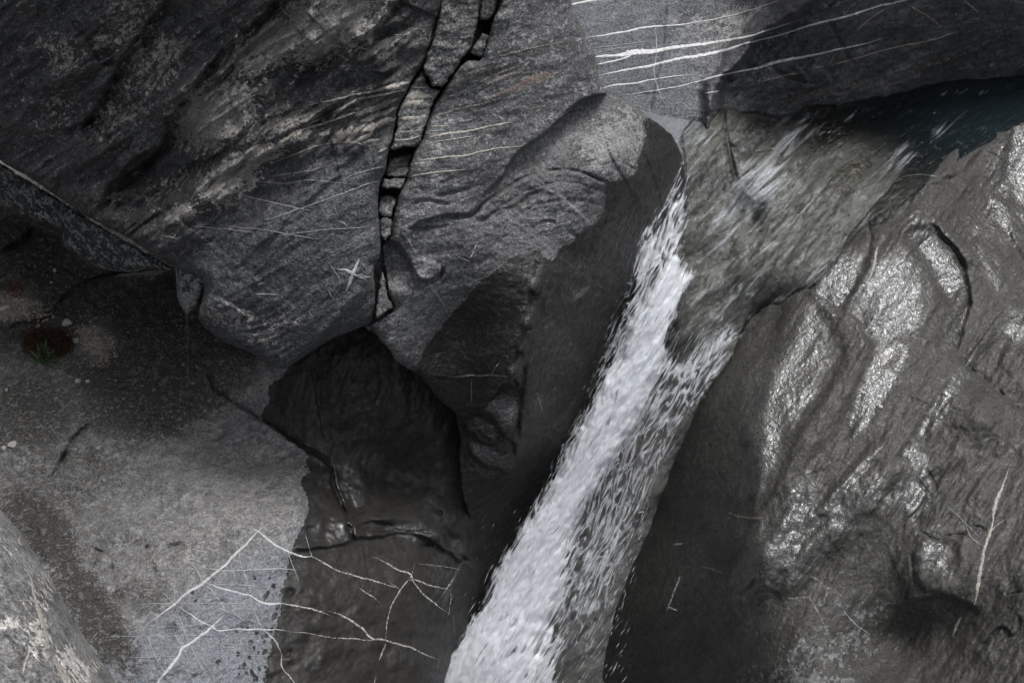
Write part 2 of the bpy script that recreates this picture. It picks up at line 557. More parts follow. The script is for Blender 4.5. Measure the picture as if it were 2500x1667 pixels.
def rock(name, lo=0.06, hi=0.16, tint=COOL, pale=0.26, paletint=WARM, ang=25, stretch=4.0, wetcol=0.30, wettint=BRWN,
         wetr=(0.16, 0.42), wscale=38.0, wbump=0.35, bump=0.35, edge=9.0, spots=False, grain=0.5, dirt=(0.05, 0.045, 0.04), bluecol=(0.125, 0.138, 0.158), wstretch=1.7):
    k = NT(name)
    P = k.coords()
    Q = k.coords(ang, (stretch, 1, 1))
    mid = k.noise(P, 20.0, 3, 0.72)
    lay = k.noise(Q, 15.0, 3.5, 0.74, 0.25)
    fin = k.noise(P, 85.0, 1.5, 0.7)
    wav = k.noise(k.coords(ang + 30, (wstretch, 1, 1)), wscale, 1.5, 0.5, 0.4)
    spk = k.math('SUBTRACT', k.noise(P, 48.0, 2, 0.75), 0.5)
    m5, l5 = k.math('SUBTRACT', mid, 0.5), k.math('SUBTRACT', lay, 0.5)
    v = k.math('ADD', k.attr('tone'), k.math('ADD', k.math('MULTIPLY', l5, 1.1), k.math('MULTIPLY', m5, 0.9)))
    v = k.rng(k.math('ADD', v, k.math('MULTIPLY', spk, 3.2 * grain)), 0.0, 1.0)
    col = k.mix(v, g3(lo, tint), g3(hi, tint))
    # pale dusty crust and lichen, also painted sunlight and sheen, where the patch attribute says so, broken up by noise
    pa = k.attr('pale')
    pm = k.rng(k.math('ADD', pa, k.math('ADD', k.math('MULTIPLY', m5, 1.5), k.math('ADD', k.math('MULTIPLY', spk, 0.9), k.math('MULTIPLY', l5, 1.4)))), 0.42, 0.62)
    pm = k.math('MULTIPLY', pm, k.rng(pa, 0.0, 0.1))
    col = k.mix(pm, col, g3(pale, paletint))
    col = k.mix(k.math('MULTIPLY', k.attr('blue'), k.rng(k.math('ADD', mid, spk), 0.3, 0.62, 0.35, 0.8)), col, bluecol + (1,))
    dm = k.rng(k.math('ADD', k.attr('dirt'), k.math('MULTIPLY', m5, 1.8)), 0.35, 0.65)  # dirt, and the painted shadow of the slope's hollow
    dm = k.math('MULTIPLY', dm, k.rng(k.attr('dirt'), 0.0, 0.1))
    dcol = k.mix(k.rng(k.math('ADD', mid, k.math('MULTIPLY', k.math('SUBTRACT', fin, 0.5), 0.5)), 0.46, 0.74), dirt + (1,), tuple(c * 3.0 for c in dirt) + (1,))
    col = k.mix(dm, col, dcol)
    col = k.mix(1.0, col, k.mix(k.rng(k.math('ADD', fin, k.math('MULTIPLY', spk, 0.6)), 0.28, 0.74), g3(1 - grain), g3(1 + grain * 1.25)), 'MULTIPLY')
    pit = k.rng(k.math('ADD', mid, k.math('MULTIPLY', fin, 0.35)), 0.42, 0.52)
    col = k.mix(k.math('MULTIPLY', k.math('SUBTRACT', 1.0, pit), 0.55), col, g3(lo * 0.5))
    # wet
    ws = k.math('ADD', k.attr('wet'), k.math('MULTIPLY', m5, edge * 3.0))
    if spots:
        v2 = k.n('TexVoronoi', Vector=k.coords(62, (1.9, 1, 1)), Scale=27.0, Randomness=1.0)
        r = k.n('SeparateColor', Color=v2.outputs['Color'])
        sm = k.math('LESS_THAN', k.math('ADD', v2.outputs['Distance'], k.math('MULTIPLY', m5, .35)), k.math('MULTIPLY', r.outputs[0], 0.62))
        reach = k.math('MULTIPLY', k.math('POWER', r.outputs[1], 1.6), 150.0)
        ws = k.math('ADD', ws, k.math('MULTIPLY', k.math('MULTIPLY', sm, reach), k.attr('splash')))
    w = k.rng(ws, -2.0, 2.0)
    col = k.mix(w, col, k.mix(1.0, col, g3(wetcol, wettint), 'MULTIPLY'))
    film = k.rng(k.math('ADD', k.attr('film'), k.math('ADD', k.math('MULTIPLY', l5, 1.2), k.math('MULTIPLY', m5, 0.5))), 0.35, 0.75)
    wr = k.mixf(film, k.rng(mid, 0.3, 0.7, wetr[1] + 0.14, wetr[1] - 0.04), wetr[0])
    rgh = k.mixf(w, 0.86, wr)
    # relief
    crk = k.math('ADD', k.rng(k.math('ABSOLUTE', l5), 0.0, 0.03), k.rng(k.math('ABSOLUTE', m5), 0.0, 0.02))
    hb = k.math('ADD', k.math('MULTIPLY', mid, 0.026), k.math('ADD', k.math('MULTIPLY', lay, 0.030), k.math('ADD', k.math('MULTIPLY', fin, 0.0075), k.math('MULTIPLY', crk, 0.0035))))
    hb = k.math('ADD', hb, k.math('MULTIPLY', k.attr('dirt'), k.math('MULTIPLY', mid, 0.05)))
    hw = k.math('ADD', k.math('MULTIPLY', hb, 0.42 * wbump), k.math('MULTIPLY', wav, 0.011 * wbump))
    b1 = k.n('Bump', Strength=1.0, Distance=1.0, Height=k.mixf(w, k.math('MULTIPLY', hb, bump), hw))
    bs = k.n('BsdfPrincipled')
    k.put(bs, 'Base Color', col)
    k.put(bs, 'Roughness', rgh)
    k.put(bs, 'Normal', b1)
    k.put(bs, 'Specular IOR Level', k.mixf(w, 0.32, k.mixf(film, 0.38, 1.0)))
    return k.out(bs)

def simple(name, c1, c2, scale=20.0, rough=0.8, bump=0.2, spec=0.3):
    k = NT(name)
    P = k.coords()
    a = k.noise(P, scale, 6, 0.65)
    f = k.noise(P, scale * 6, 4, 0.65)
    col = k.mix(k.rng(k.math('ADD', k.math('MULTIPLY', a, .6), k.math('MULTIPLY', f, .4)), 0.35, 0.65), c1 + (1,), c2 + (1,))
    b = k.n('Bump', Strength=bump, Distance=0.02, Height=k.math('ADD', a, f))
    bs = k.n('BsdfPrincipled')
    k.put(bs, 'Base Color', col)
    k.put(bs, 'Roughness', rough)
    k.put(bs, 'Normal', b)
    k.put(bs, 'Specular IOR Level', spec)
    return k.out(bs)

def vein_mat(name, c1, c2, cover=-0.5, scale=40.0):
    """quartz or calcite seam; cover > 0 lets the host rock show through where the seam is broken"""
    k = NT(name)
    P = k.coords()
    a = k.noise(P, scale, 6, 0.7)
    f = k.noise(P, scale * 3.4, 5, 0.7)
    col = k.mix(k.rng(k.math('ADD', k.math('MULTIPLY', a, .5), k.math('MULTIPLY', f, .5)), 0.38, 0.62), c1 + (1,), c2 + (1,))
    bs = k.n('BsdfPrincipled')
    k.put(bs, 'Base Color', col)
    k.put(bs, 'Roughness', 0.6)
    if cover > -1:
        k.put(bs, 'Alpha', k.rng(k.math('ADD', k.math('MULTIPLY', a, .5), k.math('MULTIPLY', f, .5)), 0.5 - 0.12 + cover * .2, 0.5 + 0.05 + cover * .2))
    b = k.n('Bump', Strength=0.3, Distance=0.01, Height=f)
    k.put(bs, 'Normal', b)
    return k.out(bs)

M = {}
M['over'] = rock('dark_schist', 0.048, 0.125, (1.0, 1.0, 0.99), 0.31, (1.05, 1.0, 0.94), ang=36, stretch=3.2, bump=1.0, grain=0.36)
M['centre'] = rock('grey_schist', 0.080, 0.165, (1.0, 1.0, 1.01), 0.23, (1.0, 1.0, 0.99), ang=14, stretch=2.5, wetcol=0.22, wetr=(0.24, 0.36), wbump=1.0, wscale=32, edge=7, bump=0.75, grain=0.34)
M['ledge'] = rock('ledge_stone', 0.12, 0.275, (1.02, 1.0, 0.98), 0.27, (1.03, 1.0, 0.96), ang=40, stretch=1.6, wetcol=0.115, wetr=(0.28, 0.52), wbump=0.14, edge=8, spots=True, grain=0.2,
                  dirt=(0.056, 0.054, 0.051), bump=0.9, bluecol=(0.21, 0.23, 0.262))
M['near'] = rock('near_stone', 0.075, 0.25, (1.02, 1.0, 0.97), 0.42, WARM, ang=-55, stretch=2.0, bump=0.5, grain=0.3)
M['wall'] = rock('veined_stone', 0.095, 0.235, (0.99, 1.0, 1.02), 0.27, (1.02, 1.0, 0.97), ang=12, stretch=3.0, wetcol=0.42, wettint=(1.0, 1, 1), edge=6, bump=0.6, wbump=0.35, grain=0.42, bluecol=(0.092, 0.102, 0.12))
M['slope'] = rock('wet_stone', 0.10, 0.17, (1.02, 1.0, 0.95), 0.36, COOL, ang=58, stretch=3.0, wetcol=0.33, wettint=(1.02, 1.0, 0.94), wetr=(0.25, 0.48), wbump=0.62, wscale=36, edge=10, bump=0.6, grain=0.32)
M['bed'] = rock('bed_stone', 0.14, 0.25, (1.01, 1.0, 0.97), 0.30, COOL, ang=48, stretch=2.2, wetcol=0.62, wettint=(1.02, 1, 0.95), wetr=(0.2, 0.4), wbump=0.15, edge=5, grain=0.2)
M['block'] = rock('block_stone', 0.07, 0.145, (1, 1, 1), 0.2, WARM, ang=10, stretch=2.5)
M['mossy'] = rock('mossy_stone', 0.035, 0.085, COOL, 0.24, (0.96, 1.0, 0.97), ang=-30, stretch=1.3, bump=0.7)
M['white'] = vein_mat('white_quartz', (0.42, 0.42, 0.42), (0.72, 0.72, 0.71))
M['thin'] = vein_mat('thin_quartz', (0.22, 0.225, 0.23), (0.40, 0.40, 0.40))
M['cream'] = vein_mat('cream_quartz', (0.18, 0.165, 0.145), (0.42, 0.39, 0.345), -0.45, 60)
M['faded'] = vein_mat('faded_quartz', (0.16, 0.145, 0.13), (0.29, 0.262, 0.235), 0.15, 60)
M['pink'] = vein_mat('pink_quartz', (0.15, 0.125, 0.11), (0.28, 0.225, 0.195), 0.05, 70)
M['tan'] = vein_mat('faded_tan_quartz', (0.12, 0.11, 0.09), (0.19, 0.175, 0.145), 0.15)
M['pale'] = vein_mat('white_calcite', (0.34, 0.35, 0.36), (0.52, 0.52, 0.52))
M['wetvein'] = vein_mat('white_crusted_quartz', (0.22, 0.20, 0.17), (0.62, 0.61, 0.58), 0.1, 50)

# ------------------------------------------------------------------ the gorge: large rocks
def attrs(r, wet=-200.0, pale=0.0, blue=0.0, dirt=0.0, film=0.0, splash=0.0):
    for n, v in (('wet', wet), ('pale', pale), ('blue', blue), ('dirt', dirt), ('film', film), ('splash', splash)):
        r.attr(n, v)

def soft(sd, s):
    return sstep(-s, s, sd)

def spots_field(r, items):
    """soft ellipses (cx, cy, rx, ry, angle, strength) as a patch field"""
    f = np.zeros_like(r.d)
    for cx, cy, rx, ry, an, st in items:
        u, v = rot(r.x - cx, r.y - cy, an)
        f = np.maximum(f, st * np.exp(-((u / rx) ** 2 + (v / ry) ** 2) ** 1.5))
    return f

# crack edges shared by the rocks on both sides
CRACK_L = [(1100, -300), (1088, -60), (1085, 7), (1069, 50), (1053, 108), (1031, 163), (1008, 195), (988, 231), (970, 267), (964, 318), (948, 372),
           (941, 416), (926, 455), (923, 506), (926, 545), (928, 583), (928, 627), (913, 650), (915, 686), (916, 727), (913, 771), (909, 784)]
CRACK_R = [(1240, -300), (1232, -60), (1228, 0), (1212, 33), (1201, 61), (1194, 90), (1183, 123), (1172, 148), (1140, 150), (1114, 174), (1096, 199), (1078, 228), (1057, 261), (1042, 304), (1031, 340),
           (1013, 369), (1002, 402), (992, 438), (977, 470), (963, 517), (959, 542), (953, 579), (937, 598), (939, 642), (946, 686), (952, 727), (962, 753), (948, 766), (906, 792)]

# ---- ledge at lower left (ground of the gorge's side): one sheet under everything on the left
def make_ledge():
    out = [(-700, 150), (-200, 250), (300, 330), (800, 500), (1000, 700), (1180, 900), (1230, 1150), (1196, 1330), (1190, 1420), (1172, 1480), (1140, 1560), (1085, 1660), (1030, 1800), (900, 2250), (-700, 2250)]
    c = [(-300, 300, 13.6), (100, 520, 12.7), (400, 650, 12.2), (0, 700, 12.0), (200, 900, 11.45), (0, 1150, 10.75), (400, 1100, 10.85), (600, 1000, 11.15), (400, 1250, 10.45), (700, 1180, 10.75),
         (650, 850, 11.1), (900, 800, 11.0), (800, 950, 10.95), (980, 1020, 11.1), (1080, 1080, 11.3), (820, 1150, 11.05), (980, 1180, 11.45), (1060, 1260, 11.35), (900, 1270, 11.0), (780, 1270, 10.72),
         (300, 1500, 9.85), (560, 1420, 10.1), (640, 1600, 9.95), (380, 1650, 9.55), (760, 1450, 10.25), (900, 1400, 10.65), (900, 1600, 10.45), (1050, 1420, 11.1), (1020, 1600, 10.95), (1150, 1420, 11.6), (1120, 1580, 11.6),
         (100, 1400, 10.0), (-300, 1300, 10.3), (-300, 2000, 8.9), (400, 2100, 8.6), (900, 2100, 9.7), (1180, 1000, 11.6), (-500, 800, 11.9)]
    r = Relief(out, c, wig=4, seed=11, smooth=0.0004)
    x, y = r.x, r.y
    right = r.area([(640, 880), (655, 945), (658, 982), (640, 1020), (700, 1060), (760, 1100), (815, 1140), (830, 1230), (862, 1320), (800, 1345), (715, 1335), (690, 1460), (650, 1660), (630, 2300), (1400, 2300), (1400, 700), (760, 700)], wig=0)
    rmask = soft(right, 25)
    dirtm = spots_field(r, [(150, 700, 330, 230, 0, 1.0), (350, 850, 260, 200, -20, 1.0), (80, 560, 260, 160, 0, 1.0), (550, 780, 240, 140, -20, .95), (60, 1010, 180, 140, 0, .7), (330, 1010, 200, 90, 0, .75),
                            (430, 950, 200, 120, 20, .75), (120, 1210, 130, 90, 0, .55), (560, 910, 90, 60, 0, .6), (700, 880, 100, 40, 0, .8), (320, 1080, 110, 70, 20, .5), (-200, 900, 250, 500, 0, .8)])
    r.noise(20, 240, 190, 0.20, 4, seed=21, mask=1 - 0.65 * rmask)
    r.noise(35, 70, 46, 0.055, 5, 0.55, seed=22, mask=1 - 0.6 * rmask)
    r.noise(10, 34, 22, 0.05, 4, 0.6, seed=23, mask=np.clip(dirtm, 0, 1))
    r.noise(0, 15, 11, 0.022, 3, 0.6, seed=24, mask=0.25 + 0.75 * np.clip(dirtm, 0, 1) - 0.2 * rmask)
    r.noise(62, 110, 26, 0.014, 4, 0.5, seed=25, mask=rmask)
    r.noise(75, 90, 34, 0.07, 5, 0.6, seed=26, mask=rmask * spots_field(r, [(900, 980, 260, 190, 0, 1)]))
    # fracture across the ledge
    K = [(505, 890), (514, 934), (529, 956), (607, 1005), (681, 1053), (740, 1090), (784, 1112), (808, 1135), (812, 1190), (828, 1226), (845, 1255), (858, 1285), (862, 1322)]
    r.groove(K, 0.05, 3.2, wig=2)
    r.step_line(K, 0.07, 90, 5, wig=2)
    r.groove([(735, 1092), (800, 1130), (818, 1190), (842, 1250), (860, 1315)], 0.06, 3.6, wig=3, seed=4)
    r.groove([(845, 1275), (856, 1300), (864, 1325)], 0.1, 6, fade=10)
    r.step_line([(755, 870), (765, 930), (773, 964), (784, 1045), (792, 1090)], 0.04, 50, 7, seed=6)
    # lip above the dark vein plate
    r.step_line([(1160, 1395), (1090, 1345), (1010, 1300), (940, 1308), (880, 1315), (858, 1318)], 0.09, 70, 12, seed=7, wig=5)
    r.step_line([(700, 1345), (760, 1338), (815, 1333), (862, 1318), (905, 1300)], -0.07, 60, 10, seed=9)
    r.groove([(868, 1290), (900, 1275), (940, 1280), (965, 1290)], 0.05, 6)
    r.groove([(868, 1288), (930, 1292), (1000, 1296), (1060, 1298)], 0.035, 3)
    r.groove([(1080, 1318), (1040, 1330), (1010, 1342)], 0.04, 4)
    r.blob(1135, 1365, 14, 6, -35, -0.10)
    r.blob(1075, 1250, 6, 5, 0, -0.05)
    r.blob(920, 1270, 60, 20, 10, 0.06)
    r.blob(980, 1240, 120, 55, -10, 0.10, seed=6)
    r.blob(830, 1290, 40, 40, 0, 0.06)
    r.blob(560, 1500, 260, 160, 40, 0.12, seed=9)
    r.groove([(152, 1150), (160, 1105), (185, 1065), (225, 1030)], 0.09, 6, seed=12)
    r.groove([(120, 1180), (150, 1130), (165, 1090)], 0.07, 9, seed=13)
    r.groove([(355, 1332), (362, 1340)], 0.05, 6, fade=4)
    r.blob(425, 1334, 16, 8, 20, -0.08)
    r.blob(545, 1225, 30, 6, 35, -0.04)
    r.groove([(230, 1340), (250, 1350)], 0.04, 5, fade=4)
    prng = np.random.default_rng(31)
    for q in range(110):
        pr = float(np.exp(prng.normal(1.35, 0.45)))
        r.blob(prng.uniform(-40, 720), prng.uniform(930, 1660), pr * prng.uniform(1, 2.2), pr, prng.uniform(0, 60), -0.006 * pr, seed=q)
    r.groove([(0, 800), (60, 790), (130, 770), (150, 735), (210, 690), (300, 665), (410, 655)], 0.07, 6, seed=15, wig=5)
    r.step_line([(0, 835), (60, 815), (140, 770), (230, 690), (330, 670), (420, 655)], 0.12, 70, 8, seed=16, wig=6)
    r.groove([(0, 615), (60, 590), (90, 545)], 0.16, 12, seed=17)
    for i, (pl, bl) in enumerate([([(800, 1270), (850, 1250), (870, 1300), (840, 1330), (790, 1330)], .7), ([(820, 1150), (870, 1130), (900, 1200), (870, 1250), (835, 1220)], .6), ([(900, 1285), (1000, 1275), (1080, 1300), (1060, 1320), (960, 1305)], .6), ([(1085, 1300), (1140, 1330), (1160, 1390), (1110, 1370)], .7),
                                  ([(930, 1590), (975, 1580), (980, 1620), (945, 1630)], .7), ([(1000, 1550), (1020, 1560), (1015, 1640), (995, 1620)], .7)]):
        r.shine(pl, bl, 26, 7, seed=450 + i)
    r.round_edge(70, 0.55, only=soft(x - 900, 120) * soft(y - 1250, 80))
    attrs(r)
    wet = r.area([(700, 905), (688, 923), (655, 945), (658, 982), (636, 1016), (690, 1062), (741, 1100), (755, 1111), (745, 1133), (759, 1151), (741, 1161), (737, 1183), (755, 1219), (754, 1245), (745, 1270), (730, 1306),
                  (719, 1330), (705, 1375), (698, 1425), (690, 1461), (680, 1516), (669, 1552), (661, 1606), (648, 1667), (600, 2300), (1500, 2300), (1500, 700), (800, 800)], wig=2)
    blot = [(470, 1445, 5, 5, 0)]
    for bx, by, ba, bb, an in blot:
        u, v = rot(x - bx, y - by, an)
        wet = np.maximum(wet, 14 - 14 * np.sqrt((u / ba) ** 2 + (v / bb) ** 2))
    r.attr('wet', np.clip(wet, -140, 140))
    r.attr('splash', sstep(1330, 1480, y) * soft(x - 480, 60))
    palesun = spots_field(r, [(235, 835, 55, 55, -50, 1), (30, 745, 75, 45, 0, 1)])  # sunlit patches: dirt thinned here so the ground is painted paler
    r.attr('dirt', np.maximum(dirtm, spots_field(r, [(225, 1490, 220, 70, -58, .9), (100, 1290, 150, 80, -50, .95), (340, 1450, 130, 70, -20, .5), (180, 1150, 300, 150, 0, .5), (250, 1330, 200, 120, 0, .45), (290, 1450, 22, 18, 0, .8)])) * (1 - rmask) * (1 - 0.75 * palesun))  # further spots darken the ledge beside the near boulder and to its left
    bl = r.area([(705, 1335), (640, 1345), (590, 1375), (545, 1410), (480, 1440), (420, 1490), (360, 1520), (290, 1590), (240, 1680), (100, 2300), (800, 2300), (760, 1350)], wig=8)
    r.attr('blue', soft(bl, 55) * (1 - rmask))  # polished rock's blue-grey, with the sky's sheen painted into the colour
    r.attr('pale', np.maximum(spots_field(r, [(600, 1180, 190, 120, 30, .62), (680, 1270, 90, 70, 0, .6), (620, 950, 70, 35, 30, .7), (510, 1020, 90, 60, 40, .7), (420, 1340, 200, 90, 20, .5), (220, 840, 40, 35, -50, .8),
                                              (30, 745, 70, 50, 0, .85), (100, 1440, 200, 60, 0, .4), (370, 960, 50, 40, 20, .55), (640, 1100, 80, 50, 0, .6)]), 0))  # spots by the moss and at the left edge paint sunlight
    r.attr('film', spots_field(r, [(880, 1020, 200, 130, 20, .34), (850, 1200, 70, 90, 60, .75), (830, 1290, 60, 50, 0, .8), (960, 1300, 160, 30, -5, .6), (1100, 1330, 60, 60, 0, .7), (1080, 1420, 40, 70, 20, .6), (900, 1100, 60, 50, 0, .45), (960, 1600, 40, 40, 0, .6), (790, 1150, 50, 40, 0, .5)]))
    r.tone(30, 1.6, 517, 330.0, 30.0)
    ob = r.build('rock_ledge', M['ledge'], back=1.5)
    tag(ob, 'flat rock ledge with dirt, dry grey dust and a dark wet half', None, None, 'structure')
    return r

LEDGE = make_ledge()

# ---- big overhanging rock, upper left
def make_over():
    out = CRACK_L + [(867, 805), (822, 821), (777, 846), (736, 875), (695, 901), (666, 894), (610, 860), (555, 838), (510, 808), (488, 783), (485, 757), (496, 720), (492, 683), (436, 657), (385, 631),
                     (333, 594), (259, 553), (200, 522), (90, 446), (0, 392), (-300, 210), (-800, -100), (-800, -800), (600, -800), (1150, -700)]
    c = [(0, 380, 10.3), (200, 500, 10.0), (430, 640, 9.75), (500, 770, 9.75), (690, 880, 9.75), (900, 770, 9.55), (920, 550, 9.35), (960, 300, 9.25), (1060, 60, 9.1), (700, 600, 9.3), (600, 450, 9.35), (750, 350, 9.2),
         (400, 420, 9.75), (500, 250, 9.2), (650, 150, 9.05), (800, 100, 8.95), (300, 100, 9.2), (150, 250, 9.75), (50, 80, 9.5), (850, 500, 9.25), (-400, -100, 9.6), (300, -400, 8.3), (1000, -400, 8.4), (-500, -500, 8.6)]
    r = Relief(out, c, wig=3, seed=31, smooth=0.0004)
    x, y = r.x, r.y
    u, v = rot(x, y, 36)
    rough = soft(-(0.62 * x + y - 905), 160) * soft(1000 - x, 60)     # broken upper left; the polished part lies below right
    r.noise(38, 420, 150, 0.42, 4, seed=41, mask=0.25 + 0.75 * rough)
    r.terrace(38, 95, 0.30, 5.0, seed=42, warp=90, mask=rough)
    r.terrace(32, 34, 0.055, 5.0, seed=43, warp=50, mask=0.25 + 0.75 * rough)
    r.noise(40, 90, 40, 0.15, 5, 0.58, seed=44, mask=0.2 + 0.8 * rough, warp=40)
    r.noise(40, 28, 13, 0.045, 4, 0.6, seed=45, mask=0.35 + 0.65 * rough)
    r.noise(50, 60, 13, 0.016, 4, 0.55, seed=46)
    # main diagonal clefts
    for i, (pl, A, L) in enumerate([
        ([(280, 500), (300, 440), (370, 385), (400, 345), (415, 290), (450, 240), (500, 175), (560, 110), (640, 40), (720, -40)], 0.26, 110),
        ([(190, 330), (240, 255), (270, 200), (330, 100), (400, 10), (430, -40)], 0.22, 90),
        ([(240, 520), (270, 455), (320, 400), (390, 362)], 0.16, 70),
        ([(480, 470), (560, 420), (640, 385), (740, 350), (830, 330)], 0.08, 50),
        ([(640, 190), (700, 165), (760, 150), (850, 110), (930, 60), (990, -20)], 0.12, 70),
        ([(560, 200), (600, 190), (650, 190)], 0.08, 40),
        ([(420, 395), (500, 350), (560, 345), (590, 330)], 0.07, 40)]):
        r.step_line(list(reversed(pl)), A * 1.3, L, 16, seed=50 + i, wig=7)
        r.groove(pl, A * 0.2, 4.5, seed=50 + i, wig=7)
    r.facet([(180, 55), (265, 70), (275, 120), (275, 160), (245, 155), (215, 110)], 0.10, 0.05, 0.02, 10, seed=60)
    r.blob(520, 285, 120, 75, 25, 0.13, seed=61)
    r.blob(690, 100, 190, 60, 30, 0.10, seed=62)
    r.blob(520, 455, 90, 55, 35, 0.14, seed=63)
    r.blob(450, 525, 45, 30, 30, 0.08, seed=64)
    r.blob(430, 330, 40, 60, -30, -0.18, seed=65)
    r.blob(280, 455, 40, 35, 20, -0.12, seed=66)
    r.blob(575, 290, 14, 26, 10, -0.10, seed=67)
    r.blob(330, 470, 60, 22, 30, 0.08, seed=68)
    r.blob(560, 735, 70, 45, 20, 0.10, seed=69)
    # underside: faces that turn down along the lower rim
    r.facet([(690, 905), (740, 868), (850, 750), (912, 650), (922, 780), (860, 815), (770, 855)], 0.10, 0.06, 0.16, 16, wig=2, seed=70)
    r.step_line([(495, 715), (560, 740), (610, 770), (640, 790)], 0.06, 60, 10, seed=72)
    for i in range(9):
        yy = 740 + i * 16
        r.groove([(560 + i * 10, yy + 40), (620 + i * 9, yy + 34), (690 + i * 6, yy + 2)], 0.018, 4, seed=80 + i, wig=4)
    low = soft(-(r.y - (0.62 * r.x + 400)), 30)
    r.round_edge(30, 0.16)
    attrs(r)
    r.attr('pale', np.maximum(spots_field(r, [(520, 280, 135, 90, 25, .88), (690, 90, 210, 70, 32, .84), (810, 60, 150, 90, 35, .9), (560, 440, 110, 60, 35, .84), (640, 385, 80, 26, 25, .7), (445, 520, 45, 25, 30, .85), (440, 340, 20, 30, 0, .7),
                      (380, 150, 120, 70, 38, .6), (300, 280, 120, 50, 35, .5), (150, 130, 50, 90, 60, .55), (300, 60, 130, 70, 40, .5), (150, 270, 60, 60, 0, .4), (560, 770, 110, 35, -10, .55), (660, 810, 90, 40, 30, .5),
                      (400, 460, 100, 35, 30, .4), (1040, 80, 40, 90, 70, .35), (720, 300, 80, 16, 20, .6)]), 0.17 * rough))
    r.attr('blue', 0.35 * soft(0.62 * x + y - 905, 120))
    ob = r.build('overhanging_rock', M['over'], back=2.2)
    tag(ob, 'huge dark rock overhanging the dirt ledge, left of the open crack', 'rock')
    return r

OVER = make_over()

# ---- stones wedged in the crack
def wedge(poly, d0, gx, gy, label, seed, R=14, deep=0.07, pale=None, amp=0.02):
    c = np.mean(np.array(poly, float), 0)
    ctrl = [(px, py, d0 + gx * (px - c[0]) / 100 + gy * (py - c[1]) / 100) for px, py in poly[::2]] + [(c[0], c[1], d0 - 0.02)]
    r = Relief(poly, ctrl, wig=3.5, seed=seed, smooth=0.01, step=2.4, rough=5.0, wscale=16.0)
    r.noise(20, 40, 24, amp * 2.2, 5, 0.55, seed=seed + 3)
    r.round_edge(R, deep)
    attrs(r)
    r.attr('pale', 0.30 + 0 * r.d)
    ob = r.build('wedged_stone', M['block'], back=0.5)
    tag(ob, label, 'stone', 'stones wedged in the open crack')
    return r

WEDGES = []
W = [
    ([(1086, -60), (1172, -60), (1171, 0), (1163, 61), (1150, 112), (1134, 137), (1112, 170), (1094, 193), (1078, 214), (1055, 211), (1045, 190), (1034, 166), (1055, 108), (1072, 50)], 9.22, 0.12, 0.12, 'longest of the stones in the crack, reaching up past the top of the picture'),
    ([(1178, -60), (1222, -60), (1214, 0), (1206, 38), (1196, 48), (1184, 50), (1171, 47), (1176, 0)], 9.28, 0, 0.05, 'small stone at the top of the crack, right beside the longest stone'),
    ([(1176, 82), (1195, 86), (1186, 118), (1177, 141), (1160, 138), (1147, 130), (1153, 116), (1166, 100)], 9.34, 0, 0.1, 'small angular stone in the crack below the dark gap near the top'),
    ([(1029, 173), (1040, 192), (1051, 216), (1076, 222), (1057, 253), (1041, 298), (1030, 334), (1011, 360), (985, 358), (953, 367), (966, 318), (972, 269), (990, 233), (1010, 200)], 9.36, 0.1, 0.02, 'banded stone crossed by cream quartz seams in the middle of the crack'),
    ([(950, 388), (1007, 374), (1000, 400), (990, 432), (968, 434), (942, 430), (943, 410)], 9.52, 0.02, -0.2, 'set-back dark stone in the crack just under the banded one'),
    ([(938, 438), (989, 437), (977, 462), (960, 459), (930, 458)], 9.43, 0, -0.1, 'low wide stone in the crack, second below the banded one'),
    ([(928, 482), (968, 480), (961, 512), (957, 529), (928, 527)], 9.50, 0, -0.1, 'squarish stone in the crack, third below the banded one'),
    ([(928, 534), (956, 533), (952, 573), (941, 588), (930, 581)], 9.50, 0, 0.0, 'narrow stone low in the crack, just above its dark pinched gap'),
    ([(934, 660), (941, 690), (948, 727), (958, 752), (946, 760), (917, 778), (920, 740), (926, 690)], 9.66, 0.1, 0.0, 'flat sliver of stone at the bottom end of the crack'),
    ([(1106, 6), (1130, 0), (1131, 14), (1112, 20)], 9.1, 0, 0.0, ''),
]
for i, (poly, d0, gx, gy, lab) in enumerate(W[:9]):
    WEDGES.append(wedge(poly, d0, gx, gy, lab, 100 + 7 * i, R=6 if i else 9, deep=0.05))

# back of the crack: the fissure's inner wall, set deep
def make_crackback():
    out = [(1060, -300), (1060, 0), (1000, 180), (940, 280), (900, 450), (890, 600), (880, 700), (890, 800), (940, 800), (1000, 760), (985, 600), (1010, 450), (1070, 300), (1160, 180), (1230, 60), (1280, -300)]
    c = [(px, py, 9.85 + (py > 700) * 0.15) for px, py in out]
    r = Relief(out, c, wig=2, seed=91, smooth=0.001, step=6)
    r.noise(60, 60, 30, 0.08, 4, seed=92)
    attrs(r)
    ob = r.build('fissure_wall', M['block'], back=0.5)
    tag(ob, 'dark inner wall at the back of the open crack', None, None, 'structure')
make_crackback()

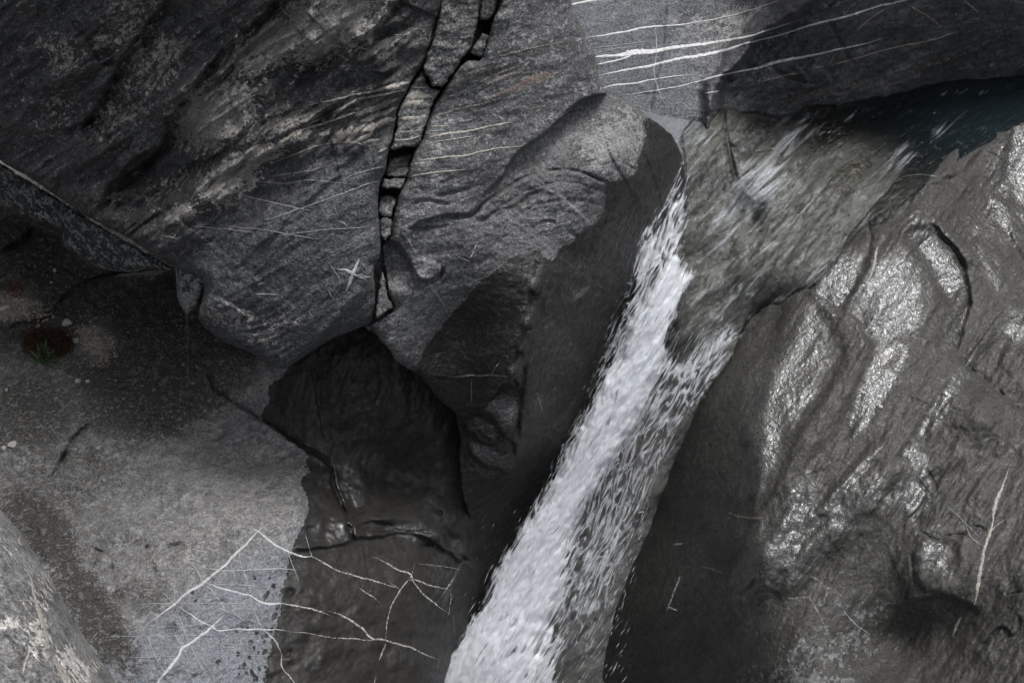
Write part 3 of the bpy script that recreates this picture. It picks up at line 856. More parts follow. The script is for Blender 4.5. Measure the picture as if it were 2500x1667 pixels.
# ---- central rock with the rounded nose, its lower half wet
ARRIS = [(1640, 190), (1540, 205), (1478, 228), (1414, 249), (1364, 296), (1324, 332), (1273, 365), (1244, 401), (1223, 437), (1183, 473), (1161, 510), (1147, 535)]
FOLD = [(1154, 524), (1183, 495), (1234, 463), (1281, 434), (1335, 419), (1385, 416), (1422, 423), (1458, 437), (1487, 448), (1540, 475), (1620, 540), (1700, 620)]
RIDGE = [(1318, 616), (1312, 660), (1298, 710), (1285, 760), (1276, 810), (1262, 860), (1250, 905)]
def make_centre():
    out = list(reversed(CRACK_R)) + [(1385, -300), (1390, -60), (1393, 0), (1411, 47), (1432, 90), (1450, 126), (1461, 177), (1470, 217), (1480, 227), (1519, 239), (1552, 257), (1573, 276), (1590, 292), (1624, 314), (1650, 345), (1668, 400),
          (1676, 500), (1670, 650), (1640, 760), (1600, 900), (1540, 1050), (1460, 1200), (1380, 1350), (1300, 1500), (1240, 1560), (1205, 1480), (1190, 1425), (1169, 1389), (1161, 1346), (1151, 1281), (1136, 1226), (1127, 1190), (1123, 1100),
          (1126, 1075), (1114, 1030), (1111, 1005), (1089, 990), (1059, 960), (1040, 938), (1018, 912), (970, 882), (948, 849), (922, 823)]
    c = [(930, 620, 9.55), (960, 500, 9.45), (1060, 250, 9.40), (1228, 0, 9.15), (1390, 0, 9.75), (1440, 120, 9.95), (1300, 200, 9.62), (1150, 400, 9.5), (1200, 200, 9.42), (930, 790, 9.8), (1000, 850, 10.15), (1050, 930, 10.45), (1110, 1000, 10.75),
         (1000, 700, 9.72), (1100, 620, 9.72), (1230, 480, 9.78), (1300, 400, 9.85), (1400, 330, 9.95), (1460, 260, 10.05), (1480, 380, 9.92), (1420, 520, 10.02), (1550, 320, 10.3), (1630, 350, 10.85), (1580, 430, 10.5), (1655, 520, 11.5), (1300, 580, 9.85), (1318, 640, 9.92),
         (1285, 770, 10.05), (1250, 900, 10.25), (1130, 780, 10.2), (1060, 860, 10.35), (1220, 1000, 10.6), (1130, 1060, 11.05), (1180, 1090, 11.0), (1260, 1100, 10.95), (1400, 760, 10.55), (1380, 950, 11.2), (1500, 600, 10.6), (1500, 800, 11.45), (1600, 780, 12.0),
         (1300, 1150, 11.7), (1180, 1250, 11.6), (1180, 1390, 12.0), (1420, 1100, 12.0), (1300, 1400, 12.8), (1480, 1000, 12.0), (1240, -300, 8.6), (1380, -300, 9.1)]
    r = Relief(out, c, wig=2.5, seed=121, smooth=0.0006)
    x, y = r.x, r.y
    wetp = [(1590, 285), (1577, 336), (1566, 365), (1555, 398), (1552, 430), (1519, 441), (1487, 448), (1474, 455), (1480, 481), (1472, 517), (1454, 546), (1425, 561), (1407, 579), (1392, 598), (1366, 605), (1359, 627), (1342, 640),
            (1318, 616), (1296, 616), (1244, 635), (1211, 664), (1170, 690), (1133, 735), (1081, 794), (1037, 853), (1018, 908), (1000, 930), (1000, 1700), (1800, 1700), (1800, 285)]
    wet = r.area(wetp, wig=2.5)
    r.noise(15, 200, 120, 0.06, 4, seed=131)
    r.noise(12, 60, 26, 0.03, 5, 0.55, seed=132, mask=0.35 + 0.65 * soft(-wet, 40))
    r.noise(12, 16, 10, 0.010, 3, 0.6, seed=133)
    nose = r.area(ARRIS[2:] + [(1120, 600), (1100, 700), (1300, 640), (1500, 600), (1700, 500), (1700, 200)], wig=0)
    r.noise(28, 130, 24, 0.022, 4, 0.55, seed=134, mask=soft(nose, 25), warp=25)
    r.step_line(ARRIS, 0.26, 150, 7, wig=2, fade=270)
    r.blob(1420, 440, 150, 110, 40, 0.14, seed=21, n=0.05)
    for q in (30, 72):
        r.groove([(px_ + q * 0.25, py_ + q) for px_, py_ in FOLD[1:9]], 0.012, 4, wig=4, seed=150 + q, fade=50)
    r.step_line(list(reversed(FOLD[:9])), -0.08, 60, 9, wig=2, seed=3, fade=150)
    r.groove(FOLD[:9], 0.05, 4.0, wig=2, seed=3)
    r.groove([(1150, 545), (1200, 530), (1250, 510), (1290, 480), (1330, 462)], 0.03, 5, seed=4)
    r.groove([(1040, 545), (1080, 530), (1120, 528), (1154, 524), (1180, 500)], 0.07, 5, seed=5)
    r.step_line([(985, 600), (1020, 545), (1085, 530), (1154, 524)], -0.05, 60, 8, seed=5)
    for i, pl in enumerate([[(1170, 545), (1215, 515), (1260, 505)], [(1305, 549), (1340, 540), (1360, 548)], [(1060, 480), (1110, 470), (1150, 460)], [(1000, 500), (1040, 490), (1100, 500)], [(990, 560), (1050, 558), (1100, 548)], [(1384, 566), (1405, 575), (1412, 580)], [(1520, 398), (1540, 410), (1556, 413)]]):
        r.groove(pl, 0.035, 4, seed=140 + i, fade=15)
    # stuck-on lump and hollow under it
    r.facet([(1003, 640), (1040, 632), (1070, 648), (1078, 665), (1060, 685), (1035, 688), (1015, 670)], -0.05, 0.0, -0.03, 10, wig=3, seed=6)
    r.groove([(1030, 690), (1055, 688), (1076, 668), (1080, 650)], 0.09, 6, seed=7, fade=12)
    r.facet([(938, 600), (970, 600), (990, 630), (1015, 680), (1040, 695), (1020, 712), (985, 700), (950, 690)], 0.12, -0.05, -0.10, 22, wig=3, seed=8)
    r.step_line([(960, 600), (985, 632), (1005, 668), (1030, 692)], 0.04, 30, 7, seed=9)
    # lower wet half: sharp ridge between a smooth shaded face and the outer flank
    b = r._box(RIDGE, 330)
    d, s, arc, T = seg_field(x[b], y[b], RIDGE)
    r.d[b] -= 0.16 * np.exp(-d / 60) * np.clip(np.minimum(arc, T - arc + 90) / 70, 0, 1)
    r.noise(58, 120, 30, 0.05, 4, 0.55, seed=136, mask=soft(wet - 20, 40) * soft(x - 1290, 30))
    r.noise(70, 40, 14, 0.02, 4, 0.6, seed=137, mask=soft(wet - 20, 40) * soft(x - 1290, 30))
    r.step_line([(1265, 918), (1203, 916), (1122, 920), (1060, 922), (1030, 915)], 0.07, 60, 6, seed=10)
    r.groove([(1280, 880), (1276, 940), (1266, 1010), (1262, 1070)], 0.06, 6, seed=11)
    for i, (pl, bl) in enumerate([
        ([(1170, 1000), (1200, 975), (1225, 945), (1255, 925), (1268, 960), (1262, 1030), (1235, 1060), (1215, 1045), (1195, 1010)], .85), ([(1135, 1040), (1165, 1008), (1198, 1030), (1220, 1055), (1200, 1075), (1150, 1060)], .85),
        ([(1145, 1080), (1205, 1084), (1225, 1070), (1255, 1084), (1250, 1150), (1200, 1140), (1160, 1120)], .85), ([(1308, 640), (1322, 645), (1314, 710), (1296, 720)], .8), ([(1296, 715), (1312, 720), (1298, 790), (1280, 800)], .8), ([(1282, 800), (1296, 800), (1278, 860), (1264, 860)], .8), ([(1264, 858), (1278, 860), (1262, 920), (1240, 915)], .8)]):
        r.shine(pl, bl, 14, 4, seed=430 + i, lim=0.16)
    r.groove([(1160, 1050), (1195, 1075), (1225, 1062), (1245, 1040)], 0.06, 5, seed=15)
    r.groove([(1195, 1012), (1212, 1045), (1226, 1065)], 0.05, 5, seed=16)
    r.round_edge(22, 0.10, only=1 - 0.85 * soft(wet - 60, 50))
    attrs(r)
    r.attr('wet', np.clip(wet, -140, 140))
    r.attr('pale', np.maximum(spots_field(r, [(1480, 360, 90, 80, 0, .74), (1420, 520, 90, 60, 30, .74), (1530, 340, 60, 90, 0, .74), (1040, 660, 40, 28, 0, .8), (1000, 780, 90, 60, 40, .62), (1060, 720, 90, 40, 40, .55), (980, 560, 60, 40, 0, .5), (1250, 30, 50, 60, 0, .6), (960, 700, 40, 120, 80, .5)]), 0.30 * soft(-nose, 20)))  # first three spots paint the lit end of the nose paler
    r.attr('film', spots_field(r, [(1290, 740, 26, 130, -14, .62), (1215, 1000, 70, 60, 40, 1.0), (1200, 1110, 70, 60, 0, 1.0), (1370, 860, 60, 120, 20, .55), (1330, 920, 26, 160, -20, .5), (1420, 700, 60, 100, 20, .4), (1230, 930, 40, 30, 0, .9)]))
    ob = r.build('nosed_rock', M['centre'], back=1.6)
    tag(ob, 'grey rock right of the crack with rounded nose and wet lower half', 'rock')
    return r
CENTRE = make_centre()

# ---- back wall with white quartz seams, dark and wet to the right
def make_wall():
    out = [(1330, -700), (1330, 0), (1380, 150), (1440, 300), (1560, 420), (1700, 430), (1850, 400), (2050, 360), (2300, 300), (2520, 250), (2900, 240), (3300, 200), (3300, -700)]
    c = [(1400, 0, 12.55), (1470, 220, 12.3), (1650, 200, 12.35), (1560, 330, 12.3), (1650, 0, 12.65), (1780, 0, 12.6), (1700, 120, 12.5), (1900, 120, 12.2), (1780, 220, 12.4), (1720, 320, 12.4), (2000, 20, 11.65), (2200, 100, 12.1), (2480, 0, 11.9), (2480, 180, 12.9),
         (2200, 240, 12.85), (1950, 290, 12.75), (2350, 60, 12.1), (1500, -400, 12.9), (2200, -400, 11.3), (3000, -300, 11.6), (3000, 200, 13.2), (1850, 400, 12.9), (2400, 300, 13.6)]
    r = Relief(out, c, wig=3, seed=151, smooth=0.0006)
    x, y = r.x, r.y
    band = [(2020, -200), (1940, -80), (1908, -40), (1867, 11), (1845, 33), (1820, 61), (1813, 83), (1795, 90), (1769, 123), (1755, 163), (1726, 195), (1715, 217), (1719, 255), (1722, 330), (1725, 420)]
    edge2 = [(2240, -200), (2100, -90), (2050, -40), (2011, 0), (1957, 36), (1881, 83), (1845, 112), (1805, 166), (1769, 202), (1750, 250), (1740, 330), (1735, 420), (1730, 560)]
    dk = r.area(band + [(3600, 430), (3600, -900), (2100, -900)], wig=2)
    r.noise(15, 220, 120, 0.08, 4, seed=161)
    r.noise(10, 60, 26, 0.022, 5, 0.55, seed=162)
    r.noise(10, 16, 10, 0.008, 3, 0.6, seed=163)
    r.noise(55, 200, 60, 0.16, 5, 0.55, seed=164, mask=soft(dk - 60, 60))
    r.noise(20, 60, 20, 0.05, 4, 0.55, seed=165, mask=soft(dk - 40, 30))
    r.step_line(list(reversed(band)), 0.16, 60, 30, wig=4, seed=5)
    r.step_line(list(reversed(edge2)), -0.36, 190, 34, wig=6, seed=6)
    r.groove(edge2, 0.06, 10, wig=6, seed=6)
    r.groove([(1625, 0), (1622, 60), (1618, 120), (1606, 180), (1590, 250), (1585, 290)], 0.03, 3.2, seed=7)
    r.groove([(2020, 40), (2045, 90), (2070, 140), (2090, 160)], 0.05, 6, seed=8)
    r.facet([(1800, 180), (1845, 160), (1870, 190), (1850, 230), (1800, 235), (1775, 215)], -0.04, -0.05, 0.10, 12, seed=9)
    r.groove([(1880, 165), (1930, 190), (1985, 205), (2000, 200)], 0.06, 5, seed=10)
    r.groove([(1950, 160), (1970, 180), (1990, 205)], 0.04, 4, seed=11)
    r.facet([(1945, 165), (2000, 165), (2030, 200), (1990, 215), (1960, 190)], -0.05, 0.0, 0.08, 10, seed=12)
    attrs(r)
    low = y - 232 + 0.1 * (x - 1500)
    r.attr('wet', np.clip(np.maximum(dk, np.minimum(low * 0.0 - 200, 0)), -140, 140))
    pale = spots_field(r, [(1640, 50, 26, 20, 0, .9), (1710, 60, 40, 30, 0, .75), (1800, 60, 60, 40, 0, .75), (1480, 0, 20, 10, 0, .9), (1570, 50, 30, 10, 0, .85), (1680, 100, 60, 60, 0, .5), (1590, 45, 18, 8, 0, .9), (1530, 8, 16, 10, 0, .9), (1500, 40, 10, 7, 0, .9),
                           (1840, 200, 30, 25, 0, .6)])
    r.attr('pale', pale)
    r.attr('blue', 0.85 * soft(-dk, 10) * soft(1700 - x, 90))
    r.attr('film', spots_field(r, [(1850, 60, 50, 120, 60, .6), (2200, 90, 200, 60, 15, .42), (1900, 170, 80, 40, 20, .5), (2300, 150, 150, 40, 15, .5)]))
    ob = r.build('veined_wall', M['wall'], back=1.0)
    tag(ob, 'pale blue-grey rock wall crossed by white quartz seams, dark and wet towards the pool', 'rock')
    return r
WALL = make_wall()

# ---- stream bed: the polished chute and the gully behind the fall
def make_bed():
    out = [(1560, 300), (1580, 240), (1700, 215), (1900, 190), (2150, 150), (2400, 90), (2900, 0), (3300, -40), (3300, 260), (2600, 330), (2420, 480), (2250, 620), (2100, 740), (1980, 900), (1880, 1050), (1780, 1250), (1680, 1500), (1600, 1750), (1500, 2250), (850, 2250), (1000, 1750), (1080, 1450), (1250, 1150), (1420, 850), (1520, 600), (1560, 430)]
    c = [(1620, 260, 12.25), (1600, 320, 12.0), (1720, 240, 12.5), (1650, 400, 11.75), (1640, 520, 11.62), (1660, 640, 11.68), (1800, 330, 12.14), (1760, 450, 11.92), (1750, 600, 11.74), (1700, 700, 11.66), (1800, 770, 11.66), (1640, 740, 11.62), (1700, 860, 11.64), (1640, 830, 11.64), (1900, 260, 12.9),
         (1950, 380, 12.25), (1950, 550, 11.82), (2080, 300, 12.9), (2100, 420, 12.15), (2300, 280, 13.5), (2500, 200, 14.2), (2900, 150, 14.8), (1900, 700, 11.56), (1850, 790, 11.70), (1990, 640, 11.52),
         (1560, 900, 11.8), (1700, 950, 11.76), (1430, 1150, 12.1), (1600, 1200, 12.05), (1300, 1350, 12.3), (1520, 1400, 12.35), (1180, 1620, 12.6), (1420, 1650, 12.6), (1000, 2200, 13.4), (1450, 2200, 13.4), (2200, 550, 11.95), (2300, 450, 12.1), (1750, 1250, 12.2)]
    r = Relief(out, c, wig=3, seed=171, smooth=0.001)
    x, y = r.x, r.y
    up = soft(760 - y, 60)
    r.noise(46, 260, 70, 0.10, 4, 0.5, seed=172)
    r.noise(46, 90, 26, 0.03, 4, 0.55, seed=173)
    r.noise(62, 22, 9, 0.012, 3, 0.6, seed=174)
    r.groove([(1765, 240), (1768, 290), (1775, 340), (1785, 390), (1800, 450)], 0.06, 6, seed=4)
    r.groove([(1780, 352), (1830, 380), (1880, 372), (1905, 366)], 0.05, 6, seed=5)
    r.step_line([(1780, 345), (1835, 378), (1905, 366)], 0.06, 70, 8, seed=5)
    r.facet([(1790, 345), (1900, 300), (1930, 330), (1900, 370), (1830, 378)], -0.04, 0, 0.06, 14, seed=6)
    r.blob(1830, 520, 30, 50, 30, -0.12)
    r.blob(1750, 620, 60, 40, 30, -0.05)
    r.blob(1990, 330, 80, 50, 40, -0.10, seed=9)
    attrs(r)
    lw = r.area([(1556, 255), (1700, 205), (1735, 250), (1690, 330), (1630, 350), (1590, 320)], wig=4)
    r.attr('wet', np.clip(-lw, -140, 140))
    r.attr('pale', spots_field(r, [(1680, 350, 90, 200, 0, .5), (1830, 330, 120, 60, 30, .5), (1780, 480, 110, 70, 45, .55), (1870, 500, 90, 60, 45, .55), (1930, 620, 140, 40, 45, .35), (1620, 450, 30, 120, 0, .3)]))
    r.attr('blue', soft(lw, 20))
    r.attr('dirt', spots_field(r, [(2080, 430, 100, 40, 45, .6), (2300, 250, 250, 60, 15, .9), (2050, 300, 120, 60, 30, .7)]))
    ob = r.build('stream_bed', M['bed'], back=1.0)
    tag(ob, 'smooth brown-grey polished chute of the stream', None, None, 'structure')
    return r
BED = make_bed()

def stream_depth(x, y):
    """distance of the water surface: level in the pool, a thin skin over the chute below it"""
    x, y = np.asarray(x, float), np.asarray(y, float)
    bed = BED.depth(np.clip(x, BED.xs[0], BED.xs[-1]), np.clip(y, BED.ys[0], BED.ys[-1]))
    plane = 10.60 / (1 - (833.5 - y) / FOC)
    wu = sstep(-60, 150, (x - 1930) * 0.75 - (y - 360) * 0.66)
    return (bed - 0.055) * (1 - wu) + np.minimum(plane, bed - 0.03) * wu

# ---- wet rock on the right
K1 = [(2197, 579), (2227, 590), (2253, 624), (2279, 664), (2297, 705), (2312, 738), (2334, 757)]
K2 = [(2260, 535), (2316, 587), (2349, 631), (2364, 683), (2371, 735), (2360, 779), (2338, 853), (2334, 875)]
K3 = [(2334, 875), (2371, 905), (2427, 949), (2500, 1008), (2600, 1090)]
K4 = [(2480, 270), (2434, 314), (2420, 343), (2373, 390), (2337, 423), (2282, 445), (2228, 481), (2174, 513), (2110, 549), (2050, 600)]
def make_slope():
    out = [(3300, 120), (2700, 190), (2470, 215), (2380, 255), (2290, 305), (2200, 375), (2110, 455), (2040, 520), (1980, 590), (1935, 640), (1885, 665), (1860, 700), (1835, 745), (1818, 785), (1780, 880), (1720, 965), (1645, 1130), (1570, 1320), (1510, 1430), (1450, 1560), (1405, 1680), (1350, 1850), (1250, 2250), (3300, 2250)]
    c = [(2480, 290, 12.9), (2330, 380, 12.6), (2200, 480, 12.2), (2080, 590, 11.85), (1985, 690, 11.5), (1840, 790, 11.62), (1920, 745, 11.45), (2050, 720, 11.25), (2150, 700, 11.2), (2250, 650, 11.4), (2400, 500, 12.0), (2480, 420, 12.3), (2450, 700, 11.5), (2300, 820, 11.15), (2400, 860, 11.15),
         (1950, 900, 11.02), (1880, 930, 11.06), (1800, 920, 11.32), (1720, 1020, 11.5), (1850, 1080, 10.88), (1845, 1200, 10.74), (1770, 1080, 11.2), (1745, 1220, 11.2), (1690, 1200, 11.5), (1600, 1350, 11.95), (1500, 1500, 12.4), (1420, 1660, 12.9), (1640, 1500, 11.62), (2050, 1050, 10.75), (2200, 1000, 10.75), (2250, 1200, 10.5), (2450, 1150, 10.5), (1830, 1350, 10.62), (1740, 1380, 11.15), (2000, 1350, 10.5),
         (2150, 1150, 10.5), (2250, 1400, 10.25), (2450, 1400, 10.0), (1720, 1620, 11.3), (1900, 1640, 10.35), (2200, 1560, 10.35), (2480, 1640, 9.7), (3000, 300, 13.0), (3000, 1000, 10.6), (3000, 2000, 8.6), (2000, 2100, 9.6), (1500, 2200, 13.5)]
    drop = {(2480, 290), (2330, 380), (2200, 480), (2080, 590), (1985, 690), (1840, 790)}
    c = [q for q in c if q[:2] not in drop]
    for ex, ey in ((2480, 285), (2400, 318), (2330, 362), (2240, 432), (2150, 512), (2080, 578), (2020, 648), (1975, 690), (1900, 722), (1850, 765)):
        c.append((ex, ey, float(stream_depth(ex, ey)) + 0.01))
        c.append((ex - 42, ey - 48, float(stream_depth(ex - 42, ey - 48)) + 0.20))
    r = Relief(out, c, wig=3, seed=181, smooth=0.0006)
    x, y = r.x, r.y
    r.noise(58, 420, 110, 0.13, 4, 0.5, seed=191, warp=30)
    broken = spots_field(r, [(2250, 640, 200, 180, 0, 1), (2420, 480, 160, 200, 0, 1), (2420, 900, 160, 160, 0, .8), (2150, 860, 160, 140, 30, .7), (2300, 1200, 220, 160, 0, .9), (2400, 1500, 200, 200, 0, .8), (2000, 1100, 160, 120, 30, .5)])
    r.noise(58, 170, 40, 0.07, 5, 0.55, seed=192, mask=0.35 + 0.65 * broken, warp=20)
    r.noise(55, 46, 17, 0.028, 5, 0.6, seed=193, mask=0.5 + 0.5 * broken)
    r.noise(55, 15, 8, 0.010, 3, 0.6, seed=194)
    r.terrace(-48, 60, 0.08, 3, seed=195, warp=50, mask=spots_field(r, [(2440, 520, 120, 260, 0, 1), (2430, 860, 130, 160, 0, .9)]))
    r.step_line(K1, 0.11, 90, 6, wig=4, seed=1)
    r.step_line(list(reversed(K1)), 0.0, 90, 6)
    r.groove(K1, 0.025, 3.5, wig=4, seed=1)
    r.step_line(list(reversed(K2)), 0.10, 80, 8, wig=5, seed=2)
    r.step_line(K3, 0.14, 70, 10, wig=4, seed=3)
    r.groove(K3, 0.03, 4, wig=4, seed=3)
    r.step_line(K4[2:], 0.05, 80, 16, wig=6, seed=4)
    for i, (pl, bl) in enumerate([
        ([(2130, 565), (2195, 585), (2255, 650), (2292, 725), (2240, 800), (2160, 895), (2105, 800), (2085, 745), (2118, 690)], .8),
        ([(1985, 705), (2040, 630), (2095, 565), (2125, 570), (2112, 640), (2050, 755), (2010, 735)], .9),
        ([(2205, 570), (2270, 560), (2330, 620), (2356, 690), (2330, 745), (2310, 720), (2270, 640)], .8),
        ([(2120, 880), (2200, 830), (2215, 870), (2180, 950), (2110, 1040), (2080, 1060), (2110, 960)], .85),
        ([(1834, 1110), (1815, 1060), (1860, 960), (1890, 850), (1930, 730), (2010, 760), (2060, 850), (2020, 950), (1940, 1060), (1860, 1210), (1838, 1260)], 1.0),
        ([(1810, 1470), (1822, 1340), (1880, 1240), (1990, 1100), (2010, 1140), (1930, 1320), (1880, 1430)], 1.0),
        ([(1900, 1440), (1950, 1340), (2030, 1260), (2090, 1190), (2160, 1150), (2190, 1190), (2130, 1270), (2040, 1340), (1960, 1430)], 1.0),
        ([(2010, 1240), (2060, 1180), (2125, 1125), (2135, 1140), (2070, 1210), (2025, 1255)], .9),
        ([(2205, 1100), (2250, 1090), (2280, 1180), (2250, 1230), (2215, 1280), (2205, 1190)], .8),
        ([(2250, 1330), (2330, 1330), (2330, 1420), (2260, 1440), (2235, 1390)], .6),
        ([(2470, 330), (2540, 300), (2560, 460), (2500, 520), (2455, 430)], .8),
        ([(2420, 480), (2460, 500), (2470, 560), (2440, 560)], .9), ([(2230, 1060), (2260, 1010), (2330, 890), (2350, 910), (2290, 1010), (2250, 1075)], .9),
        ([(2060, 560), (2140, 530), (2220, 490), (2210, 530), (2120, 565), (2070, 590)], .7), ([(2440, 800), (2490, 780), (2520, 850), (2470, 840)], .8), ([(2380, 590), (2400, 600), (2440, 700), (2420, 720), (2390, 650)], .8)]):
        r.shine(pl, bl, 38 if 4 <= i <= 7 else 22, 7, seed=400 + i, lim=0.045 if 4 <= i <= 8 else 0.075)
    r.groove([(2122, 640), (2090, 690), (2055, 750)], 0.03, 8, seed=7)
    r.groove([(2080, 560), (2105, 520), (2125, 575), (2118, 610)], 0.03, 5, seed=8)
    r.step_line([(1940, 700), (1985, 712), (2040, 752), (2090, 780), (2110, 830), (2108, 850)], 0.05, 80, 8, seed=9)
    for i, pl in enumerate([[(2181, 1107), (2214, 1125), (2230, 1143)], [(2239, 1169), (2255, 1190), (2272, 1208)], [(2261, 1143), (2279, 1176), (2288, 1201)], [(2265, 1212), (2243, 1245), (2203, 1277)], [(2243, 1295), (2265, 1310), (2294, 1321), (2312, 1308), (2348, 1306), (2369, 1292), (2391, 1286), (2411, 1301)],
                            [(2250, 1240), (2245, 1270), (2243, 1295)], [(2225, 1350), (2226, 1400), (2208, 1455), (2216, 1470)], [(2488, 1500), (2485, 1540), (2470, 1550), (2440, 1530), (2390, 1585)], [(2450, 1452), (2480, 1448), (2500, 1440)]]):
        r.groove(pl, 0.025, 3.2, seed=200 + i, wig=3, fade=14)
        r.step_line(pl, 0.035, 40, 5, seed=200 + i, wig=3, fade=14)
    r.blob(2225, 1560, 150, 70, 18, -0.20, seed=11, n=0.1)
    r.step_line([(2200, 1480), (2250, 1462), (2300, 1455), (2350, 1468), (2400, 1500)], -0.06, 60, 20, seed=12)
    # finger-shaped swelling
    arch = [(1900, 1400), (1990, 1280), (2060, 1200), (2120, 1140), (2165, 1122), (2195, 1150), (2200, 1210), (2150, 1290), (2080, 1380)]
    r.blob(2110, 1220, 150, 34, 48, 0.10, seed=14)
    r.blob(2050, 1190, 150, 14, 48, 0.04, seed=15)
    r.blob(1960, 1330, 140, 32, 52, 0.06, seed=16)
    r.blob(1910, 1290, 160, 30, 58, 0.08, seed=17)
    r.blob(1990, 1050, 150, 60, 60, 0.05, seed=18)
    r.blob(2380, 1000, 120, 60, -30, 0.14, seed=19)
    r.round_edge(60, 0.20, only=soft(y - 820, 60))
    r.d += 0.30 * sstep(75, 0, r.sd) * soft(730 - y, 30)
    attrs(r, wet=120.0)
    dry = np.maximum(r.area([(2250, 1150), (2400, 1090), (2560, 1100), (2560, 1700), (2330, 1700), (2250, 1480), (2225, 1330)], wig=10), r.area([(2080, 690), (2180, 600), (2260, 690), (2200, 800), (2120, 820)], wig=8) * 0 - 100)
    r.attr('wet', 120.0)
    r.attr('pale', spots_field(r, [(2040, 1580, 200, 70, 10, .42), (1960, 1660, 160, 40, 0, .6), (2100, 1500, 120, 60, 0, .35), (2440, 1400, 60, 140, 80, .25), (2160, 720, 90, 110, 0, .6), (2030, 700, 40, 70, -30, .6), (2290, 640, 40, 120, 40, .45)]))  # last three spots paint sky sheen into the glossy faces
    r.attr('film', 0.12 + spots_field(r, [(2040, 690, 44, 90, -30, 1.3), (2170, 730, 110, 140, 0, .75), (2280, 620, 60, 130, 35, .9), (2160, 900, 36, 110, -28, 1.1), (2130, 960, 30, 110, -25, 1.1), (2330, 800, 26, 60, -20, .9), (1860, 1100, 40, 130, -20, 1.05), (1930, 900, 90, 200, -25, .85), (1890, 1320, 60, 180, -32, .95),
                                   (2010, 1310, 50, 170, -42, .9), (2130, 1200, 60, 60, 0, .7), (2060, 1190, 12, 140, -42, 1.0), (2230, 1180, 50, 100, 0, .85), (2270, 1350, 60, 90, 0, .5), (2470, 450, 60, 160, -10, 1.0), (2400, 560, 40, 90, -10, .6), (2420, 640, 20, 90, 20, .8), (2300, 990, 20, 140, -34, 1.0), (2480, 800, 40, 60, 0, .6), (1850, 1480, 60, 60, 0, .6), (2000, 840, 80, 90, 0, .35)]))
    r.attr('dirt', np.maximum(spots_field(r, [(2240, 1560, 140, 70, 18, .3)]), 0))  # shadow of the hollow, painted in with the dirt colour
    ob = r.build('wet_slope', M['slope'], back=1.5)
    tag(ob, 'large wet brown-grey rock slope right of the waterfall with glossy patches', 'rock')
    return r
SLOPE = make_slope()

# ---- slab and small boulders under the overhang
def small_rock(name, poly, ctrl, mat, label, seed, R=18, deep=0.12, amp=0.08, pale=0.4, cat='rock', back=0.8, ang=0, step=None):
    r = Relief(poly, ctrl, wig=4, seed=seed, smooth=0.001, step=step)
    r.noise(ang, 70, 50, amp, 5, 0.55, seed=seed + 1)
    r.noise(ang, 20, 14, amp * 0.4, 4, 0.6, seed=seed + 2)
    r.round_edge(R, deep)
    attrs(r)
    r.attr('pale', pale)
    ob = r.build(name, M[mat], back=back)
    tag(ob, label, cat)
    return r
SLAB = small_rock('tilted_slab', [(-500, 90), (-200, 275), (0, 398), (120, 472), (235, 546), (330, 602), (422, 656), (370, 660), (303, 663), (237, 653), (166, 609), (148, 588), (155, 562), (120, 548), (60, 528), (0, 482), (-200, 390), (-500, 300)],
                  [(0, 400, 10.75), (235, 546, 10.45), (420, 655, 10.25), (237, 650, 10.7), (150, 590, 10.8), (0, 480, 11.0), (-500, 90, 11.6), (-500, 300, 11.8), (300, 630, 10.4)], 'mossy', 'lichen-spotted slab sticking out under the rim of the overhanging rock at far left', 211, pale=0.44, ang=-32)
POINT = small_rock('pointed_stone', [(438, 640), (429, 683), (435, 727), (448, 757), (459, 769), (477, 749), (489, 727), (500, 686), (500, 650)], [(438, 657, 9.95), (459, 768, 10.05), (490, 690, 9.85), (430, 700, 10.0)], 'mossy',
                   'pointed pale-streaked stone hanging below the rim beside the lowest bulge', 221, R=14, deep=0.10, pale=0.62, ang=80, amp=0.05, step=2.4, cat='stone', back=0.3)
def make_near():
    out = [(-900, 700), (-300, 1010), (-120, 1130), (0, 1245), (45, 1292), (92, 1362), (140, 1440), (190, 1530), (240, 1604), (285, 1670), (420, 1950), (500, 2300), (-900, 2300)]
    c = [(0, 1400, 6.55), (0, 1650, 6.15), (150, 1600, 6.4), (-300, 1300, 6.6), (-300, 1800, 5.8), (200, 2000, 5.8), (60, 1340, 6.75), (230, 1620, 6.6), (400, 2100, 6.2)]
    r = Relief(out, c, wig=2, seed=231, smooth=0.001)
    r.noise(-55, 160, 80, 0.10, 5, 0.55, seed=232)
    r.noise(-55, 30, 18, 0.022, 4, 0.6, seed=233, mask=1 - 0.5 * soft(70 - r.sd, 30))
    r.step_line([(10, 1290), (60, 1380), (110, 1470), (160, 1560), (215, 1640), (260, 1720)], -0.02, 40, 20, seed=4)
    r.blob(18, 1580, 30, 44, 20, -0.07)
    r.blob(20, 1400, 30, 20, 0, -0.04)
    r.round_edge(150, 0.75)
    attrs(r)
    r.attr('pale', spots_field(r, [(170, 1620, 60, 40, -50, .75), (95, 1550, 40, 60, 0, .6), (20, 1520, 40, 20, 0, .7), (100, 1450, 40, 80, -20, .5), (220, 1640, 20, 50, -40, .5), (0, 1320, 60, 40, 0, .35)]))
    r.tone(-55, 2.2, 533, 150.0, 40.0)
    ob = r.build('near_boulder', M['near'], back=1.6)
    tag(ob, 'rounded light grey boulder in the near lower left corner', 'boulder')
    return r
NEAR = make_near()

